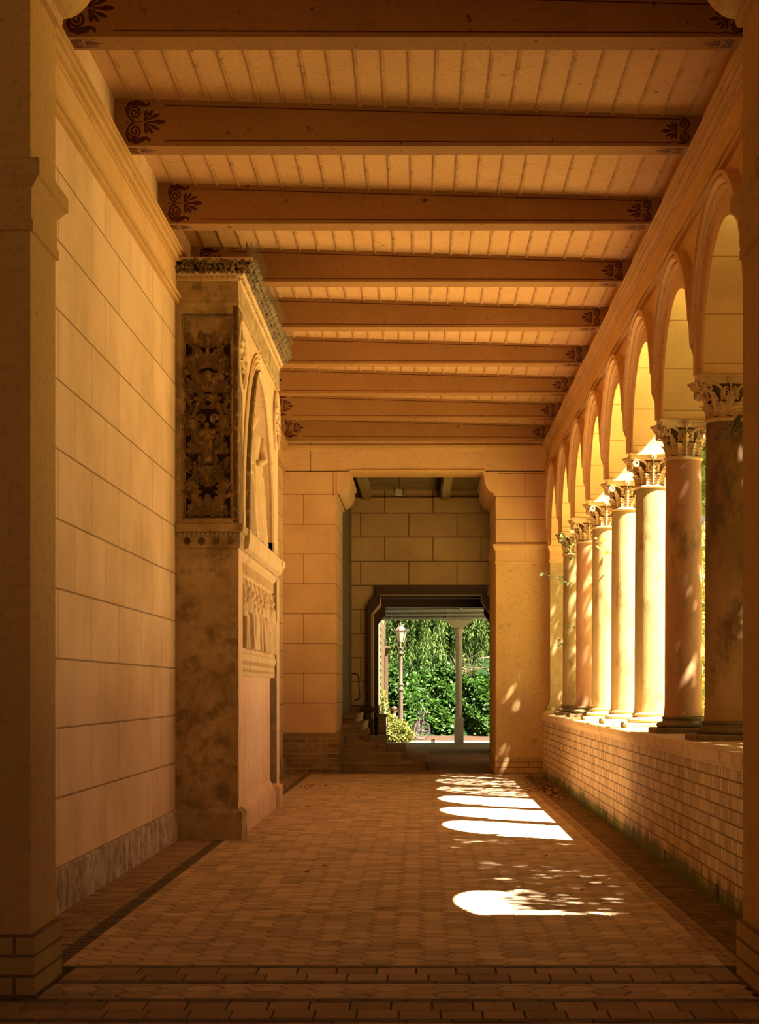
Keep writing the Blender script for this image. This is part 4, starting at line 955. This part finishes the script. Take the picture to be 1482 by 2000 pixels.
b = MB(); b.rings([[(.075+r*math.cos(2*PI*j/14)*1.0, r*.92*math.sin(2*PI*j/14), z+(.05 if math.cos(2*PI*j/14) > .3 and i == 0 else 0)) for j in range(14)] for i, (r, z) in enumerate(((.098,.95),(.108,1.0),(.10,1.06),(.07,1.10),(.02,1.115)))]); b.build('hair', M['hair'], t, smooth=0)
b = MB(); b.rings([[(cx+rx*math.cos(2*PI*j/16), ry*math.sin(2*PI*j/16), z) for j in range(16)] for cx, rx, ry, z in ((0,.17,.19,.22),(.02,.16,.18,.42),(.05,.16,.20,.62),(.06,.13,.22,.76),(.065,.08,.11,.82),(.07,.065,.07,.85))])
for sg in (1,-1): b.tube([(.05,sg*.17,.77),(.12,sg*.205,.55),(.26,sg*.145,.485)], [.075,.062,.05], 10)
b.build('jacket', M['cloth'], t, smooth=50)
b = MB()
for sg in (1,-1): b.tube([(.0,sg*.09,.27),(.2,sg*.12,.38),(.38,sg*.14,.46),(.43,sg*.14,.25),(.45,sg*.14,.10)], [.11,.09,.08,.065,.06], 10)
b.build('trousers', M['trousers'], t, smooth=50)
b = MB(); b.box(-1.35,-.62,58.3,58.95,-.02,.17); tag(b.build('stone_ledge', M['kerb']), 'low pale stone ledge behind the yellow bush', 'ledge', kind='thing')
# yellow bush
t = thing('yellow_bush', 'yellow green leafy bush spilling beside the left door jamb outside', 'bush', (-.95, 56.6, 0)); o = (-.95, 56.6, 0)
cs = [((-1.22,56.2,.95),(.18,.4,.5)), ((-1.25,56.3,1.35),(.12,.3,.35)), ((-1.05,56.1,.5),(.36,.5,.38)), ((-.72,56.0,.36),(.34,.45,.34)), ((-.5,55.9,.2),(.26,.4,.2)), ((-1.05,55.8,.2),(.4,.4,.25)), ((-.78,55.7,.12),(.4,.3,.14))]
cs = [((c[0]*1.01, c[1]+.75, c[2]), r) for c, r in cs]
leaves('leaves', clumps(cs, 6500), .10, .05, M['leaf_yellow'], t, o)
b = MB()
for k in range(14): c, r = cs[k % 7]; b.tube([(-.95+.2*math.cos(k), 56.8, 0), ((-.95+c[0])/2, 56.1, c[2]*.5), (c[0]+random.uniform(-.1,.1), c[1], c[2]+r[2]*.6)], .008, 5)
b.build('stems', M['twig'], t, origin=o)
# pegs on the paving
for k, x in enumerate((.335, .395)):
    b = MB(); b.lathe([(.025,0),(.025,.10),(.03,.11),(.012,.13)], (x, 55.8, 0), 10); tag(b.build('ground_peg', M['iron']), ('left' if k == 0 else 'right')+' one of two tiny dark pegs on the pale paving', 'peg', 'pegs on the paving')
# creeper bank and willows
n = 60000; xx = rng.uniform(-3, 5.5, n); tt = rng.random(n)**.8
yy = 65.6+tt*4.2+.5*np.sin(xx*1.7)+.3*np.sin(xx*4.3+1)+rng.normal(size=n)*.12
zz = 2.3*tt**.75+.22*np.sin(xx*2.6+tt*6)+.16*np.sin(xx*6.1+tt*15)+rng.normal(size=n)*.08
ob = leaves('creeper_bank', np.stack([xx, yy, np.maximum(zz,.03)],1), .17, .13, M['leaf_green'], dirs=np.tile([0,-.5,-.2],(n,1)), flat=(0,-.6,1))
tag(ob, 'dense bank of bright green creeper rising behind the bicycle', 'creeper', kind='stuff')
b = MB(); b.add([(-12,65.8,-.03),(16,65.8,-.03),(16,70.4,2.2),(-12,70.4,2.2),(-12,76,6),(16,76,6)], [(0,1,2,3),(3,2,5,4)]); struct(b.build('ground_bank', M['leaf_dark']))
def willow(name, x, y, h, wd, n, lab, mat, seed):
    r_ = np.random.default_rng(seed); t = thing(name, lab, 'tree', (x, y, 1.2)); o = (x, y, 1.2)
    b = MB(); b.tube([(x,y,1.0),(x+.1,y,2.5),(x-.05,y,h*.6),(x+.1,y,h*.85)], [.3,.25,.18,.08], 10)
    for k in range(10):
        a = 2*PI*k/10; b.tube([(x,y,h*.45),(x+math.cos(a)*wd*.4,y+math.sin(a)*wd*.3,h*.75),(x+math.cos(a)*wd*.8,y+math.sin(a)*wd*.6,h*.80)], [.10,.06,.02], 6)
    b.build('trunk', M['bark'], t, origin=o)
    pts = []; ds = []
    strands = n//38
    for k in range(strands):
        a = r_.uniform(PI, 2*PI) if r_.random() < .85 else r_.uniform(0, PI); q = wd*r_.uniform(.35,1.05); sx, sy = x+q*math.cos(a), y+q*.8*math.sin(a); sz = h*r_.uniform(.35,1.0)
        L = r_.uniform(.8,2.4)
        dx = r_.normal()*.25-.18
        for j in range(38):
            u = j/38; pts.append((sx+dx*u+r_.normal()*.05, sy+r_.normal()*.05-.2*u, sz-L*u)); ds.append((dx*.6+r_.normal()*.35, r_.normal()*.3, -1))
    ob = leaves('foliage', np.array(pts), .26, .045, mat, t, o, dirs=np.array(ds))
willow('willow_tree', -.6, 73.0, 8.2, 3.6, 30000, 'pale willow with hanging foliage behind the street lamp', M['leaf_willow'], 1)
willow('willow_tree', 3.4, 73.5, 8.6, 3.6, 30000, 'willow with hanging foliage right of the porch post', M['leaf_willow'], 2)
cs = [((random.uniform(-4,7), random.uniform(74,77), random.uniform(2,8)), (1.4,.8,1.3)) for k in range(26)]
t = thing('hedge', 'dark green hedge filling the gaps behind the willows', 'hedge', (0,75,3)); leaves('foliage', clumps(cs, 15000), .3, .2, M['leaf_dark'], t, (0,75,3))
b = MB(); 
for k in range(26): b.tube([(random.uniform(1.35,2.0), 69.6, random.uniform(1.2,1.7)), (random.uniform(1.2,2.3), 69.0, random.uniform(2.0,2.6)), (random.uniform(1.1,2.6), 68.7, random.uniform(2.4,3.2))], [.02,.014,.006], 5)
b.tube([(2.3,68.6,2.9),(2.8,68.5,2.95),(3.6,68.6,2.85)], .03, 6); b.tube([(2.7,68.6,2.45),(3.6,68.5,2.42)], .03, 6)
tag(b.build('bare_twigs', M['twig']), 'bare grey twigs in the dark gap right of the hedge middle', 'twigs', kind='stuff')

# ------------------------------------------------------------------ garden trees that shade the arcade
def shade_tree(name, lab, trunk, rays, n, t0, t1, L, mat):
    # the crown fills a sheared volume up-sun of the arcade openings
    t = thing(name, lab, 'tree', trunk); q = []
    for (ya, yb, za, zb, share) in rays:
        k = int(n*share); y = rng.uniform(ya, yb, k); z = rng.uniform(za, zb, k); s_ = rng.uniform(t0, t1, k)
        s_ = np.maximum(s_, (5.0-z))
        q.append(np.stack([2.9+.48*s_, y-.376*s_, z+s_], 1))
    p = np.concatenate(q); leaves('foliage', p, L, L*.55, mat, t, trunk)
    b = MB(); tx, ty, tz = trunk; c = p.mean(0)
    b.tube([(tx,ty,-.1),(tx+.1,ty,2),(c[0]*.5+tx*.5,c[1]*.5+ty*.5,c[2]*.7),tuple(c)], [.22,.18,.14,.06], 10)
    for k in range(16): e = p[int(rng.integers(len(p)))]; b.tube([tuple((c+np.array([tx,ty,c[2]*.8]))/2), tuple((c+e)/2+np.array([0,0,.2])), tuple(e)], [.07,.04,.012], 6)
    b.build('trunk', M['bark'], t, origin=trunk)
shade_tree('garden_tree', 'leafy garden tree outside whose crown shades the two nearest columns', (7.0, 12.5, 0),
           [(13.5,18.85,1.1,5.9,.80),(12.1,13.6,1.0,4.4,.13)], 7200, 4.2, 7.0, .26, M['leaf_tree'])
shade_tree('garden_tree', 'sparse leafy garden tree outside shading the far end of the arcade', (7.4, 25.5, 0),
           [(26.9,33.5,.9,5.9,.40),(33.0,37.4,.4,5.9,.68)], 8200, 4.2, 6.5, .24, M['leaf_tree'])
t = thing('unseen_fir', 'dense dark fir added unseen outside to darken the nearest columns', 'tree', (5.3, 15.4, 0))  # out of view, added to hold sky light off the near arcade
n = 15000; zz = rng.uniform(.1, 9.5, n)**1.0; an = rng.uniform(0, 2*PI, n); rr = (1-zz/11)*rng.uniform(.55, 1.0, n)
p = np.stack([5.3+1.25*rr*np.cos(an), 15.4+2.1*rr*np.sin(an), zz], 1); leaves('foliage', p, .34, .13, M['leaf_tree'], t, (5.3,15.4,0), dirs=np.stack([np.cos(an),np.sin(an),-.4+0*an],1))
b = MB(); b.tube([(5.3,15.4,-.1),(5.3,15.4,5),(5.3,15.4,9.6)], [.22,.15,.02], 10); b.build('trunk', M['bark'], t, origin=(5.3,15.4,0))
t = thing('sunny_tree', 'bright yellow green tree seen in the gap between the two nearest columns', 'tree', (5.7, 34.0, 0))
cs = [((5.7+random.uniform(-.6,.6), 34+random.uniform(-1.2,1.2), random.uniform(1.0,7.2)), (.8,.8,.7)) for k in range(22)]
leaves('foliage', clumps(cs, 6500), .17, .08, M['leaf_bright'], t, (5.7,34.0,0))
b = MB(); b.tube([(5.7,34,-.1),(5.75,34,3),(5.65,34,6)], [.2,.16,.06], 10); b.build('trunk', M['bark'], t, origin=(5.7,34.0,0))

# ------------------------------------------------------------------ ivy sprays, fir twig, dead leaves
def at(px_, py_, Y): return Vector(((px_-823)/3450*Y, Y, 1.7-(py_-1346)/3450*Y))
def spray(name, lab, path, nl, size, mat, cat='vine'):
    t = thing(name, lab, cat, path[0]); o = tuple(path[0]); b = MB()
    b.tube(path, [.005]*len(path), 5); pts = []
    for k in range(nl):
        u = k/max(1,nl-1)*(len(path)-1); i = min(int(u), len(path)-2); p = path[i].lerp(path[i+1], u-i)
        q = p+Vector((random.gauss(0,1), random.gauss(0,1), random.gauss(0,1)))*size*.55; b.tube([p, q], .0025, 4); pts.append(tuple(q))
    b.build('stem', M['twig'], t, origin=o); leaves('leaves', np.array(pts), size, size*.85, mat, t, o)
Y7 = C1Y+BAY*6
spray('ivy_spray', 'long ivy spray reaching out left before the pale pilaster', [at(1128,1152,Y7+.1), at(1112,1140,Y7-.1), at(1092,1130,Y7-.2), at(1072,1124,Y7-.25), at(1056,1122,Y7-.2)], 26, .075, M['ivy'])
spray('ivy_spray', 'tangled ivy hanging in the capital of the last column', [at(1122,1080,Y7), at(1108,1062,Y7-.35), at(1096,1040,Y7-.35), at(1110,1072,Y7-.36), at(1124,1095,Y7-.3)], 34, .075, M['ivy'])
spray('ivy_spray', 'small ivy tuft low beside the last column', [at(1124,1232,Y7-.1), at(1112,1228,Y7-.3), at(1102,1218,Y7-.3)], 9, .07, M['ivy'])
spray('ivy_spray', 'tiny dark ivy tip in front of the pale pilaster foot', [at(1097,1262,Y7-.2), at(1093,1260,Y7-.3), at(1088,1256,Y7-.3)], 5, .06, M['ivy'])
Y5 = C1Y+BAY*4
spray('vine_sprig', 'sunlit yellow green vine sprig before the fifth column', [at(1194,1082,Y5-.3), at(1182,1070,Y5-.35), at(1168,1056,Y5-.35)], 12, .075, M['ivy_yellow'])
Y2 = C1Y+BAY
spray('green_twig', 'small green twig beside the arch above the second column', [at(1362,690,Y2-.6), at(1358,696,Y2-.6), at(1356,708,Y2-.6)], 12, .045, M['ivy'], 'twig')
t = thing('fir_twig', 'dark green fir twig hanging beside the nearest column', 'twig', at(1450, 800, 15.4)); o = tuple(at(1450,800,15.4)); b = MB(); pts = []; ds = []
for e in ((1392,856),(1405,846),(1416,858),(1428,850),(1436,838),(1445,846)):
    a, c = at(1446,812,15.4), at(e[0],e[1],15.35); b.tube([a, a.lerp(c,.5)+Vector((0,0,.01)), c], .003, 5)
    for k in range(60): u = k/60; p = a.lerp(c,u); d = (c-a).normalized(); pts.append(tuple(p)); ds.append(tuple(d*.7+Vector((random.gauss(0,.6),random.gauss(0,.6),random.gauss(0,.6)))))
b.tube([at(1446,812,15.4), at(1500,780,15.2), Vector((4.6,14.2,4.6)), Vector((5.4,13.6,6.5))], [.004,.01,.02,.03], 6)
b.build('stem', M['twig'], t, origin=o); leaves('needles', np.array(pts), .035, .006, M['leaf_dark'], t, o, dirs=np.array(ds))
lp = MB(); pr_ = [(0,0),(.25,.3),(.4,.22),(.55,.42),(.7,.2),(.85,.22),(1,0)]
vs = [(u-.5, v*.8, .10*math.sin(u*PI)+.2*v*v) for u, v in pr_]+[(u-.5, -v*.8, .10*math.sin(u*PI)+.2*v*v) for u, v in pr_]
lp.add([(x*.07, y*.07, z*.07+.004) for x, y, z in vs], [(i, i+1, 8+i, 7+i) for i in range(6)]); lp.t = [random.random() for _ in lp.t]
lproto = lp.build('dead_leaf', M['dead'], tones=True)
first_leaf = True
def dead(n, fx, lab, group):
    global first_leaf
    for k in range(n):
        c = lproto if first_leaf else lproto.copy()
        if not first_leaf: COL.objects.link(c)
        first_leaf = False
        x, y = fx(); c.location = (x, y, random.uniform(0, .012)); c.rotation_euler = (random.uniform(-.4,.4), random.uniform(-.4,.4), random.uniform(0,6.3)); s_ = random.uniform(.8,1.5); c.scale = (s_,s_,s_)
        tag(c, lab, 'leaf', group, 'thing')
dead(70, lambda: (min(2.31, 2.12+random.gauss(0,.13)), 29.3+random.gauss(0,1.3)), 'dry brown fallen leaf in the drift at the foot of the brick parapet', 'fallen leaves by the parapet')
dead(26, lambda: (-1.95+random.gauss(0,.24), 30.6+random.gauss(0,.35)), 'dry fallen leaf in the small heap on the floor beyond the monument', 'fallen leaves beyond the monument')
dead(24, lambda: (random.uniform(-1.9,1.6), random.uniform(12,33)), 'single dry leaf lying loose on the hexagonal floor tiles', 'loose leaves on the floor tiles')
